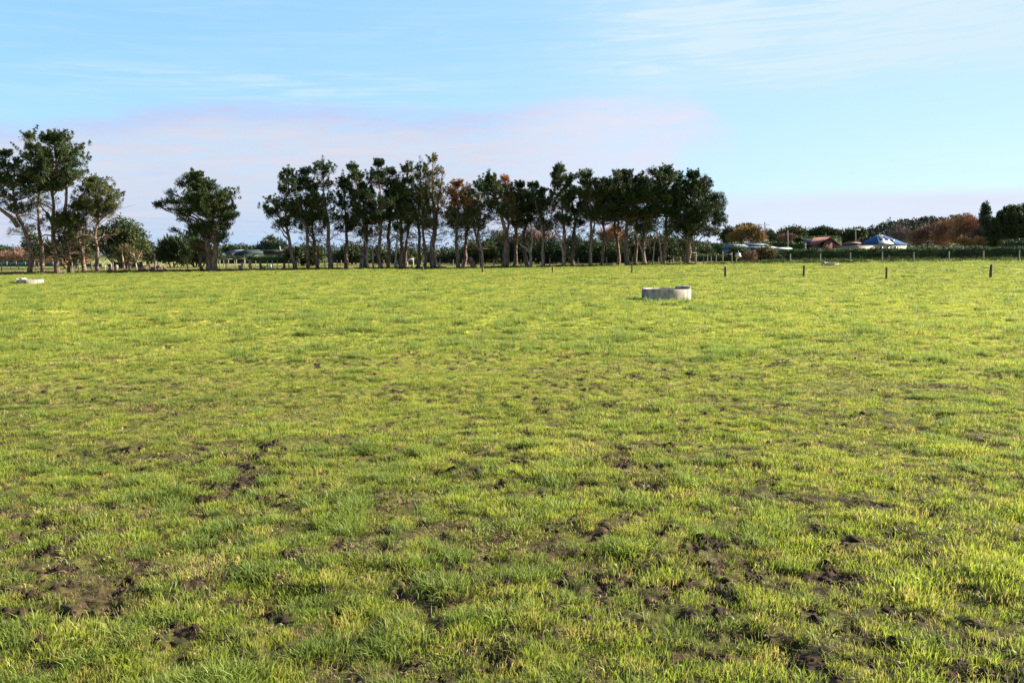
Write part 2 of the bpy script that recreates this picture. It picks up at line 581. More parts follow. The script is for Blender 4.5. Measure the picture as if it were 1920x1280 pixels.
def grass_mat(name, tip, root, alt, dry, dryamt=.35, trans=.55):
    """blade colour runs from root to tip, shifts from patch to patch and from tuft to tuft"""
    m_ = bpy.data.materials.new(name)
    m_.use_nodes = True
    nt = m_.node_tree
    N = NT(nt)
    b = nt.nodes['Principled BSDF']
    b.inputs['Roughness'].default_value = .5
    b.inputs['Specular IOR Level'].default_value = .22
    tc = N.n('ShaderNodeTexCoord')
    ge = N.n('ShaderNodeNewGeometry')
    sp = N.n('ShaderNodeSeparateXYZ')
    nt.links.new(tc.outputs['Object'], sp.inputs[0])
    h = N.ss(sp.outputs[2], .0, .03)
    oi = N.n('ShaderNodeObjectInfo')
    n1 = N.noise(ge.outputs['Position'], .9, 3, .6)
    n2 = N.noise(ge.outputs['Position'], 5.0, 3, .6)
    n3 = N.noise(ge.outputs['Position'], .13, 3, .6)
    a = N.m('ADD', N.m('MULTIPLY', N.ss(n1, .35, .65), .45), N.m('MULTIPLY', oi.outputs['Random'], .3))
    a = N.m('ADD', a, N.m('MULTIPLY', N.ss(n3, .35, .65), .25))
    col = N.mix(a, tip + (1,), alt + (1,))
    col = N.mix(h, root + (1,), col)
    wn = N.n('ShaderNodeTexWhiteNoise', noise_dimensions='1D')
    nt.links.new(oi.outputs['Random'], wn.inputs['W'])
    dd = N.ss(N.m('ADD', N.m('MULTIPLY', n2, .6), N.m('MULTIPLY', wn.outputs[0], .4)), .66 - dryamt * .3, .74 - dryamt * .12)
    col = N.mix(N.m('MULTIPLY', dd, .8), col, dry + (1,))
    nt.links.new(col, b.inputs['Base Color'])
    tr = N.n('ShaderNodeBsdfTranslucent')
    nt.links.new(col, tr.inputs[0])
    mx = N.n('ShaderNodeMixShader')
    mx.inputs[0].default_value = trans
    nt.links.new(b.outputs[0], mx.inputs[1])
    nt.links.new(tr.outputs[0], mx.inputs[2])
    nt.links.new(mx.outputs[0], nt.nodes['Material Output'].inputs[0])
    return m_


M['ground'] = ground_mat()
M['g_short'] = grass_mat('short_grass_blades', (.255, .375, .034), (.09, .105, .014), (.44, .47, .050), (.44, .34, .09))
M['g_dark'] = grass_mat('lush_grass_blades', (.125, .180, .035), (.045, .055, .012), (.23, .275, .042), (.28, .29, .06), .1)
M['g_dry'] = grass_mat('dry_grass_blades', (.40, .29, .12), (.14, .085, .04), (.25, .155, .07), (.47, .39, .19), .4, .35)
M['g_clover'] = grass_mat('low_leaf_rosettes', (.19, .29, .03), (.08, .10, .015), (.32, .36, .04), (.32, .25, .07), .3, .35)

# ------------------------------------------------------------------ the ground, one sheet to the horizon
def make_ground():
    fine = np.radians(np.arange(-40, 40.001, 0.10))
    coarse = np.radians(np.arange(42, 318.001, 4.0))
    ang = np.concatenate([fine, coarse])
    r = np.concatenate([np.exp(np.arange(math.log(1.2), math.log(2.9), 0.01)), np.exp(np.arange(math.log(2.9), math.log(13), 0.0030)), np.exp(np.arange(math.log(13), math.log(170), 0.0052))])
    r = np.concatenate([[0.3], r, np.exp(np.linspace(math.log(175), math.log(6000), 90))])
    A, R = np.meshgrid(ang, r)
    x, y = R * np.sin(A), R * np.cos(A)
    bv = bare(x, y) * (y < 100)
    z = big(x, y) + (y < 100) * micro(x, y, bv * (1 - smooth(y, 25, 45)))
    wob = (fbm(x * .15, y * .0 + 3, 77, 2) - .5) * 1.6
    u = 960 + F * x / np.maximum(y, 20)
    rough = smooth(y + wob, 97.0, 98.2) * (1 - .75 * smooth(u, 1320, 1420))
    bk = smooth(u, 1385, 1450) * smooth(y, 101, 103)
    rough = np.maximum(rough, bk * .95)
    rough = np.where(y > 180, 1.0, rough)
    nr, na = A.shape
    i = np.arange(nr - 1)[:, None] * na
    j = np.arange(na)[None]
    jn = (j + 1) % na
    Q = np.stack([i + j, i + na + j, i + na + jn, i + jn], -1).reshape(-1, 4)
    worn = smooth(fbm(x * .8, y * .8, 71, 3) + .45 * (1 - smooth(np.abs(u - 1302), 30, 62)) * (1 - smooth(np.abs(y - 99.2), 1.2, 2.6)), .78, .9)
    rough = rough * (1 - worn)
    bv = np.maximum(bv, worn)
    # centre fan
    V = np.stack([x, y, z], -1).reshape(-1, 3)
    V = np.vstack([V, (0, 0, 0)])
    T = np.stack([np.full(na, len(V) - 1), np.arange(na), (np.arange(na) + 1) % na], -1)
    fb = bv * (1 - .35 * smooth(y, 12, 40))
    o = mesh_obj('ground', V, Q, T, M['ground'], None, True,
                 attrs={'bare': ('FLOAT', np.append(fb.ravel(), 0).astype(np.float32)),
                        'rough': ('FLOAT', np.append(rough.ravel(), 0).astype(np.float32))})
    tag(o, kind='structure')


make_ground()


# ------------------------------------------------------------------ grass
def blades(seed, n, rad, hmin, hmax, w, lean, curl=.3, flat=0.0):
    """one tuft: n bent tapered blades"""
    g = np.random.default_rng(seed)
    r = rad * np.sqrt(g.random(n))
    t = g.random(n) * 2 * math.pi
    base = np.stack([r * np.cos(t), r * np.sin(t), np.full(n, -0.006)], 1)
    h = g.uniform(hmin, hmax, n)
    la = t + g.normal(0, .9, n)
    ln = np.abs(g.normal(lean, lean * .5, n)) + flat
    dirv = np.stack([np.cos(la), np.sin(la), np.zeros(n)], 1)
    wa = g.random(n) * math.pi
    wd = np.stack([np.cos(wa), np.sin(wa), np.zeros(n)], 1) * (w * g.uniform(.7, 1.3, n))[:, None] / 2
    up = np.array([0, 0, 1.])
    p1 = base + dirv * (ln * h * .35)[:, None] + up * (h * .55)[:, None]
    p2 = base + dirv * (ln * h * (1 + curl))[:, None] + up * (h * np.clip(1 - ln * .35, .15, 1))[:, None]
    V = np.stack([base - wd, base + wd, p1 + wd * .85, p1 - wd * .85, p2], 1).reshape(-1, 3)
    k = np.arange(n)[:, None] * 5
    Q = k + np.array([[0, 1, 2, 3]])
    T = k + np.array([[3, 2, 4]])
    return V, Q, T


def make_grass():
    lib = bpy.data.collections.new('grass_tufts')
    spec = []
    for s in range(4):
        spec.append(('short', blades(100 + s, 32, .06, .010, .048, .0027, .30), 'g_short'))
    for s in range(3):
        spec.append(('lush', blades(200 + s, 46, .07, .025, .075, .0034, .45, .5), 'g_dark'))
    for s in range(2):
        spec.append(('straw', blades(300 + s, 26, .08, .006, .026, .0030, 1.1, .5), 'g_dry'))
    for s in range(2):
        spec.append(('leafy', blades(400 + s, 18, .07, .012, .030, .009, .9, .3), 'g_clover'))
    for k, (nm, (V, Q, T), mk) in enumerate(spec):
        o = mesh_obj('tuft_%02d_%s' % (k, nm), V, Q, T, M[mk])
        COL.objects.unlink(o)
        lib.objects.link(o)
    # scatter
    g = np.random.default_rng(5)
    AH = math.radians(36)

    def ring(d0, d1, dens):
        n = int(AH * (d1 * d1 - d0 * d0) * dens)
        r = np.sqrt(g.uniform(d0 * d0, d1 * d1, n))
        a = g.uniform(-AH, AH, n)
        return r * np.sin(a), r * np.cos(a)
    X, Y, L = [], [], []
    edges = [2.4, 4, 6, 8, 11, 15, 20, 27, 36, 50, 70, 99.5]
    dens = [1150, 1080, 880, 640, 430, 250, 160, 100, 62, 38, 24]
    for a, b, dn in zip(edges[:-1], edges[1:], dens):
        x, y = ring(a, b, dn)
        X.append(x)
        Y.append(y)
        L.append(np.full(len(x), math.sqrt(max(1, 430 / dn))))
    # rough pasture beyond the fence and the weedy bank on the right
    xr, yr = ring(97.5, 135, 5)
    X.append(xr)
    Y.append(yr)
    L.append(np.full(len(xr), 6.5))
    x, y, ls = np.concatenate(X), np.concatenate(Y), np.concatenate(L)
    uu = 960 + F * x / y
    keep = (y < 134) & ((y < 98.3) | (ls == 6.5))
    for (tx, ty, tr) in TP:
        keep &= np.hypot(x - tx, y - ty) > tr + .03
    x, y, ls, uu = x[keep], y[keep], ls[keep], uu[keep]
    bv = bare(x, y) * (y < 97)
    n = len(x)
    lush = fbm(x * .9, y * .9, 201, 3)
    lush2 = fbm(x * .22, y * .22, 207, 2)
    lush = .25 * lush + .75 * fbm(x * 6.0, y * 6.0, 205, 2)
    lushv = smooth(lush + (lush2 - .5) * .22, .69, .745) * (1 - .6 * smooth(y, 14, 34))
    dryv = fbm(x * 1.3, y * 1.3, 301, 3)
    dryv = smooth(dryv + (fbm(x * .2, y * .2, 303, 2) - .5) * .3, .50, .70)
    q = g.random(n)
    kind = np.zeros(n, int)
    kind[q < .16 + .40 * dryv] = 2
    kind[(q > .84)] = 3
    q2 = g.random(n)
    kind[q2 < lushv * .75] = 1
    clmp = fbm(x * 1.7, y * 1.7, 209, 2)
    kind[(g.random(n) < .6) & (clmp > .77) & (y > 12)] = 1
    kind[g.random(n) < .012] = 1
    far = ls == 6.5
    kind = np.where(far, np.where(g.random(n) < np.where((uu[:len(x)] > 1380) & (y < 113), .45, .10), 1, 2), kind)
    # broken soil keeps only a few stalks; thin turf opens in small gaps
    fine = fbm(x * 9, y * 9, 611, 2)
    gap = (1 - smooth(fine + .3 * (fbm(x * 1.3, y * 1.3, 613, 2) - .5), .42, .50)) * (1 - .8 * smooth(y, 9, 26))
    keep = (g.random(n) > bv * np.where(kind == 2, .55, .95)) & (g.random(n) > gap * np.where(kind == 2, .15, .80))
    ex = g.random(n)
    kind = np.where((bv > .3) & (ex < .5) & (kind == 0), 2, kind)
    x, y, ls, kind, bv, lushv = x[keep], y[keep], ls[keep], kind[keep], bv[keep], lushv[keep]
    n = len(x)
    cnt = np.array([4, 3, 2, 2])
    off = np.array([0, 4, 7, 9])
    idx = off[kind] + (g.random(n) * cnt[kind]).astype(int)
    clump = .45 + 1.15 * fbm(x * 3.0, y * 3.0, 401, 3)
    s = g.uniform(.7, 1.25, n) * clump * (1 - .35 * bv)
    hs = s * np.where(ls == 6.5, 1.9, np.clip(ls, 1, 1.7))
    ws = s * ls
    hs = hs * np.where((kind == 1) & (y > 14) & (y < 97), 1.7, 1)
    z = Gz(x, y)
    V = np.stack([x, y, z], 1)
    rot = np.stack([g.normal(0, .12, n), g.normal(0, .12, n), g.random(n) * 6.283], 1).astype(np.float32)
    scl = np.stack([ws, ws, hs], 1).astype(np.float32)
    print('grass tufts', n)
    pts = mesh_obj('grass', V, mat=None, attrs={'rot': ('FLOAT_VECTOR', rot), 'scl': ('FLOAT_VECTOR', scl), 'kindex': ('INT', idx.astype(np.int32))})
    pts.data.materials.append(M['g_short'])
    instance_on(pts, lib)
    tag(pts, 'short patchy yellow green pasture grass covering the paddock', 'grass', kind='stuff')


def instance_on(ob, lib):
    ng = bpy.data.node_groups.new('scatter_' + lib.name, 'GeometryNodeTree')
    ng.interface.new_socket('Geometry', in_out='INPUT', socket_type='NodeSocketGeometry')
    ng.interface.new_socket('Geometry', in_out='OUTPUT', socket_type='NodeSocketGeometry')
    gi = ng.nodes.new('NodeGroupInput')
    go = ng.nodes.new('NodeGroupOutput')
    ci = ng.nodes.new('GeometryNodeCollectionInfo')
    ci.inputs['Collection'].default_value = lib
    ci.inputs['Separate Children'].default_value = True
    ci.inputs['Reset Children'].default_value = True
    ip = ng.nodes.new('GeometryNodeInstanceOnPoints')
    ip.inputs['Pick Instance'].default_value = True

    def na(name, typ):
        a = ng.nodes.new('GeometryNodeInputNamedAttribute')
        a.data_type = typ
        a.inputs[0].default_value = name
        return [o for o in a.outputs if o.enabled and o.name == 'Attribute'][0]
    lk = ng.links.new
    lk(gi.outputs[0], ip.inputs['Points'])
    lk(ci.outputs[0], ip.inputs['Instance'])
    lk(na('kindex', 'INT'), ip.inputs['Instance Index'])
    er = ng.nodes.new('FunctionNodeEulerToRotation')
    lk(na('rot', 'FLOAT_VECTOR'), er.inputs[0])
    lk(er.outputs[0], ip.inputs['Rotation'])
    lk(na('scl', 'FLOAT_VECTOR'), ip.inputs['Scale'])
    lk(ip.outputs[0], go.inputs[0])
    md = ob.modifiers.new('scatter', 'NODES')
    md.node_group = ng


make_grass()


def make_clods():
    lib = bpy.data.collections.new('soil_lumps')
    g = np.random.default_rng(9)
    for k in range(4):
        # a lumpy ball of earth
        nu, nv = 12, 8
        V, Q = [], []
        for j in range(nv + 1):
            for i in range(nu):
                t, p = j / nv * math.pi, i / nu * 2 * math.pi
                V.append((math.sin(t) * math.cos(p), math.sin(t) * math.sin(p), math.cos(t) * .62))
        V = np.array(V)
        d = fbm(V[:, 0] * 2.3 + 7 * k + V[:, 2] * 1.7, V[:, 1] * 2.3 + V[:, 2] * 2.1, 500 + k, 3)
        V = V * (0.1 + 1.9 * d)[:, None]
        for j in range(nv):
            for i in range(nu):
                Q.append((j * nu + i, (j + 1) * nu + i, (j + 1) * nu + (i + 1) % nu, j * nu + (i + 1) % nu))
        o = mesh_obj('lump_%d' % k, V, Q, None, M['soil'])
        COL.objects.unlink(o)
        lib.objects.link(o)
    n = 60000
    r = np.sqrt(g.uniform(2.4 ** 2, 30 ** 2, n * 3))
    r = np.where(g.random(n * 3) < .5, g.uniform(2.6, 16, n * 3), r)
    a = g.uniform(-math.radians(36), math.radians(36), n * 3)
    x, y = r * np.sin(a), r * np.cos(a)
    k = g.random(n * 3) < bare(x, y) * .8 + .015
    x, y = x[k], y[k]
    n = len(x)
    s = np.exp(g.normal(math.log(.0062), .62, n))
    s = np.minimum(s, .021)
    V = np.stack([x, y, Gz(x, y) + s * .2], 1)
    rot = g.uniform(-.6, .6, (n, 3)).astype(np.float32)
    rot[:, 2] *= 8
    scl = (s[:, None] * g.uniform(.7, 1.4, (n, 3))).astype(np.float32)
    o = mesh_obj('soil_clods', V, attrs={'rot': ('FLOAT_VECTOR', rot), 'scl': ('FLOAT_VECTOR', scl), 'kindex': ('INT', g.integers(0, 4, n).astype(np.int32))})
    o.data.materials.append(M['soil'])
    instance_on(o, lib)
    tag(o, 'dark crumbly clods of soil kicked up between the grass', 'soil', kind='stuff')
    print('clods', n)


make_clods()


# ------------------------------------------------------------------ foliage machinery
def leaf_quads(C, Rr, per, ln, wd, up=.5, seed=0, out=1.0, fold=False):
    """many small leaf blades round the clump centres C (n,3) with radii Rr"""
    g = np.random.default_rng(seed)
    C = np.repeat(C, per, 0)
    Rr = np.repeat(Rr, per)
    n = len(C)
    d = g.normal(size=(n, 3))
    d /= np.linalg.norm(d, axis=1, keepdims=True)
    rad = Rr * g.random(n) ** .45
    p = C + d * rad[:, None] * np.array([1, 1, .8])
    dr = d * out + np.array([0, 0, up * 1.6]) + g.normal(0, .45, (n, 3))
    dr /= np.linalg.norm(dr, axis=1, keepdims=True)
    sd_ = np.cross(dr, g.normal(size=(n, 3)))
    sd_ /= np.maximum(np.linalg.norm(sd_, axis=1, keepdims=True), 1e-6)
    L = ln * g.uniform(.6, 1.35, n)[:, None]
    w = wd * g.uniform(.6, 1.35, n)[:, None]
    V = np.stack([p - dr * L * .2, p + dr * L * .35 + sd_ * w * .5, p + dr * L, p + dr * L * .35 - sd_ * w * .5], 1).reshape(-1, 3)
    return V


def leaf_obj(name, V, mat_, parent):
    n = len(V) // 4
    Q = np.arange(n * 4).reshape(-1, 4)
    return mesh_obj(name, V, Q, None, mat_, parent, False, tuple(parent.location))


def limb(a, b, sag=0.0, n=5, g=None, wob=.05):
    t = np.linspace(0, 1, n)[:, None]
    p = a + (b - a) * t
    L = np.linalg.norm(b - a)
    p[:, 2] -= (np.sin(t[:, 0] * math.pi) * sag * L)
    if g is not None:
        p[1:-1] += g.normal(0, wob * L, (n - 2, 3)) * .5
    return p


PINES = 'pines in the long row across the paddock'


def pine(seed, base, Y, top, hw, cb, label, tw=9, fol='pine', nb=34, K=30, bend=0.0, low=.5, dead=None, group=PINES,
         mid=None, lobes=None, twigs=7, rr=.35, cat='pine tree', spread=1.0, byp=None, ll=.21):
    """tall wind-shaped pine: trunk, whorled limbs, tufts of needles at the limb ends.
    base: px of the foot, top: (px, py), hw: (left, right) half widths in px, cb: py of the crown's lower edge"""
    g = np.random.default_rng(seed)
    B = gnd(base, Y)
    m = Y / F
    T = P(top[0], top[1] + 11, Y + g.uniform(-.8, .8))
    root = thing('pine_tree', label, cat, B, group)
    hw = (hw[0] * 1.5, hw[1] * 1.5)
    cb = cb + 8
    fk = g.random() < .5 and not mid
    nb = int(nb * 1.7)
    H = T[2] - B[2]
    tt = np.linspace(0, 1, 13)
    tp = np.zeros((13, 3))
    if mid:
        ks = [(0.0, B[0])] + [((P(px, py, Y)[2] - B[2]) / H, P(px, py, Y)[0]) for px, py in mid] + [(1.0, T[0])]
        tp[:, 0] = np.interp(tt, [k[0] for k in ks], [k[1] for k in ks])
    else:
        tp[:, 0] = B[0] + (T[0] - B[0]) * tt ** 1.15 + bend * np.sin(tt * math.pi)
    tp[:, 1] = Y + (T[1] - Y) * tt
    tp[:, 2] = B[2] - .15 + (T[2] - B[2] + .15) * tt
    wob = np.cumsum(g.normal(0, .10, (13, 2)), 0)
    wob -= np.linspace(0, 1, 13)[:, None] * wob[-1]
    tp[1:-1, :2] += wob[1:-1]
    r0 = tw * m / 2 * .8
    tr = r0 * (1 - tt) ** .9 + .02
    tr[0] *= 1.15
    mb = MB()
    # smooth
    ti = np.linspace(0, 1, 25)
    tpi = np.stack([np.interp(ti, tt, tp[:, k]) for k in range(3)], 1)
    tri = np.interp(ti, tt, tr)
    mb.tube(tpi, tri, 8)

    def at_t(t):
        return np.array([np.interp(t, tt, tp[:, k]) for k in range(3)])
    tc = (P(0, cb, Y)[2] - B[2]) / H
    C, R = [], []
    prof_j = g.uniform(.6, 1.25, 9)
    ntier = max(6, int((1 - tc) * H / 1.05))
    tier_t = (np.arange(ntier) + g.uniform(.1, .9, ntier)) / ntier
    tier_l = g.uniform(.6, 1.2, ntier)
    if fk:                                       # a second leader
        f0 = g.uniform(.28, .5)
        fa = g.uniform(0, 6.28)
        fe = at_t(g.uniform(.84, .95)) + np.array((math.cos(fa), math.sin(fa), 0)) * g.uniform(1.0, 2.0)
        fl = limb(at_t(f0), fe, .08, 7, g, .03)
        mb.tube(fl, np.linspace(np.interp(f0, tt, tr) * .75, .03, 7), 7, cap=False)
        for q in range(7):
            v = .55 + .45 * q / 6
            c = np.array([np.interp(v, np.linspace(0, 1, 7), fl[:, i]) for i in range(3)])
            for e in range(3):
                C.append(c + g.normal(0, .5 * (1.25 - v), 3) + (0, 0, .15 * e))
                R.append(rr * (1.1 - .6 * (v - .55) / .45))
    az = g.random() * 6
    for k in range(nb):
        tk = int(k * ntier / nb)
        s = float(np.clip(tier_t[tk] + g.normal(0, .012), 0, .99))
        t = tc + (.985 - tc) * s
        az += 2.4 + g.normal(0, .5)
        side = math.cos(az)
        w = (hw[1] if side > 0 else hw[0]) * abs(side) + (hw[0] + hw[1]) / 2 * (1 - abs(side))
        f = (0.62 + .38 * min(1, s / .3)) if s < .3 else 1 - .88 * ((s - .3) / .7) ** 1.15
        L = w * m * f * g.choice([g.uniform(.45, .9), g.uniform(.9, 1.32)]) * tier_l[tk] * spread
        L = max(min(L, w * m * 1.22), .45)
        st = at_t(t - .035 * (1 - s))
        rise = L * (.22 + .5 * s + g.uniform(-.08, .2))
        en = st + np.array((math.cos(az) * L, math.sin(az) * L * .9, rise))
        lp = limb(st, en, .10, 5, g, .03)
        lr = np.interp(t, tt, tr)
        mb.tube(lp, np.linspace(max(min(lr * .45, .02 + L * .022), .02), .012, 5), 5, cap=False)
        nc = max(3, int(L / .27))
        for q in range(nc):
            v = 1 - .62 * (q / nc) ** 1.1
            c = np.array([np.interp(v, np.linspace(0, 1, 5), lp[:, i]) for i in range(3)])
            sp = .10 + .09 * L
            c = c + g.normal(0, 1, 3) * np.array([sp, sp, sp * .28]) * (.35 if q == 0 else .8)
            c[2] += .12
            cr = rr * g.uniform(.7, 1.1) * (.62 + .45 * (1 - s)) * (.62 + .5 * q / nc)
            C.append(c)
            R.append(cr)
            if q < 2 or g.random() < .35:       # upturned shoots
                o = g.normal(0, .10, 3)
                for e, ff in ((.95, .62), (1.65, .40)):
                    C.append(c + o * e + np.array((0, 0, cr * e)))
                    R.append(cr * ff)
    for q in range(8):
        C.append(at_t(.86 + .15 * q / 7) + g.normal(0, .07, 3))
        R.append(rr * (.72 - .07 * q))
    for q, (e, ff) in enumerate(((.2, .6), (.42, .48), (.62, .34))):
        C.append(T + np.array((0, 0, e - .1)) + g.normal(0, .04, 3))
        R.append(rr * ff)
    for q in range(5):                          # side leaders
        a_ = g.uniform(0, 6.28)
        b0_ = at_t(g.uniform(.78, .92)) + np.array((math.cos(a_), math.sin(a_), 0)) * g.uniform(.4, 1.0)
        for e in range(4):
            C.append(b0_ + np.array((0, 0, .26 * e)) + g.normal(0, .05, 3))
            R.append(rr * (.55 - .1 * e))
    # extra lobes asked for by hand: (px, py, rx, ry) with a limb each
    for (lx, ly, rx, ry, nn) in (lobes or []):
        cc = P(lx, ly, Y + g.uniform(-1.2, 1.2))
        tz = np.clip((cc[2] - 1.2 - B[2]) / H, .18, .95)
        st = at_t(tz - abs(lx - base) * m * .3 / H)
        lp = limb(st, cc, -.06, 6, g, .05)
        mb.tube(lp, np.linspace(.11, .03, 6), 6, cap=False)
        for q in range(int(nn * 1.5)):
            d = g.normal(size=3)
            d /= np.linalg.norm(d)
            d *= g.random() ** .4
            c = cc + d * np.array([rx * m, rx * m, ry * m])
            C.append(c)
            R.append(rr * g.uniform(.6, 1.1))
            if q % 3 == 0:
                mb.tube(limb(lp[-2], c, .05, 4, g, .04), np.linspace(.035, .012, 4), 4, cap=False)
    # bare limbs and thin twigs under the crown
    for q in range(int(twigs * 1.8)):
        t = g.uniform(max(.22, tc * .5), tc + .12)
        a = g.uniform(0, 6.28)
        L = g.uniform(.8, 2.4)
        st = at_t(t)
        en = st + np.array((math.cos(a) * L, math.sin(a) * L, L * g.uniform(-.15, .75)))
        lp = limb(st, en, g.uniform(-.15, .12), 5, g, .08)
        mb.tube(lp, np.linspace(.045, .012, 5), 5, cap=False)
        for w in range(3):
            v = lp[g.integers(2, 5)]
            mb.tube(limb(v, v + g.normal(0, .55, 3) + np.array((0, 0, .25)), 0, 4, g, .1), np.linspace(.018, .007, 4), 4, cap=False)
        if g.random() < low:
            for w in range(3):
                C.append(lp[-1] + g.normal(0, .35, 3))
                R.append(rr * .8)
    if byp:
        byp(mb, B, m)
    mb.obj('trunk', M['bark'], root)
    C, R = np.array(C), np.array(R)
    K = max(10, int(K * .8))
    if dead:
        # dead: function of (x px, y px) -> True where the needles have died off
        pxs = 960 + F * C[:, 0] / C[:, 1]
        pys = 478 - F * (C[:, 2] - EYE) / C[:, 1]
        dm = np.array([dead(a_, b_, g.random()) for a_, b_ in zip(pxs, pys)])
        if dm.any():
            leaf_obj('dead_needles', leaf_quads(C[dm], R[dm], int(K * .6), ll, .06, .6, seed + 2), M['rust'], root)
        C, R = C[~dm], R[~dm]
    leaf_obj('crown', leaf_quads(C, R, K, ll, .052, .85, seed + 1), M[fol], root)
    return root


def fork(pts, r0, r1, Y, n=8):
    """a hand-placed limb through photo pixels at distance Y"""
    def f(mb, B, m):
        q = np.array([P(a, b, Y) for a, b in pts])
        t = np.linspace(0, 1, len(q))
        ti = np.linspace(0, 1, len(q) * 3)
        mb.tube(np.stack([np.interp(ti, t, q[:, k]) for k in range(3)], 1), np.linspace(r0 * m, r1 * m, len(ti)), n, cap=True)
    return f


def forks(*fs):
    def f(mb, B, m):
        for q in fs:
            q(mb, B, m)
    return f


YR = 100.0
# --- the long row, from left to right
def rust858(x, y, r):
    return y < 392 and 832 < x < 890 and r < .78


def rust940(x, y, r):
    return (y < 395 and 922 < x < 962 and r < .7)


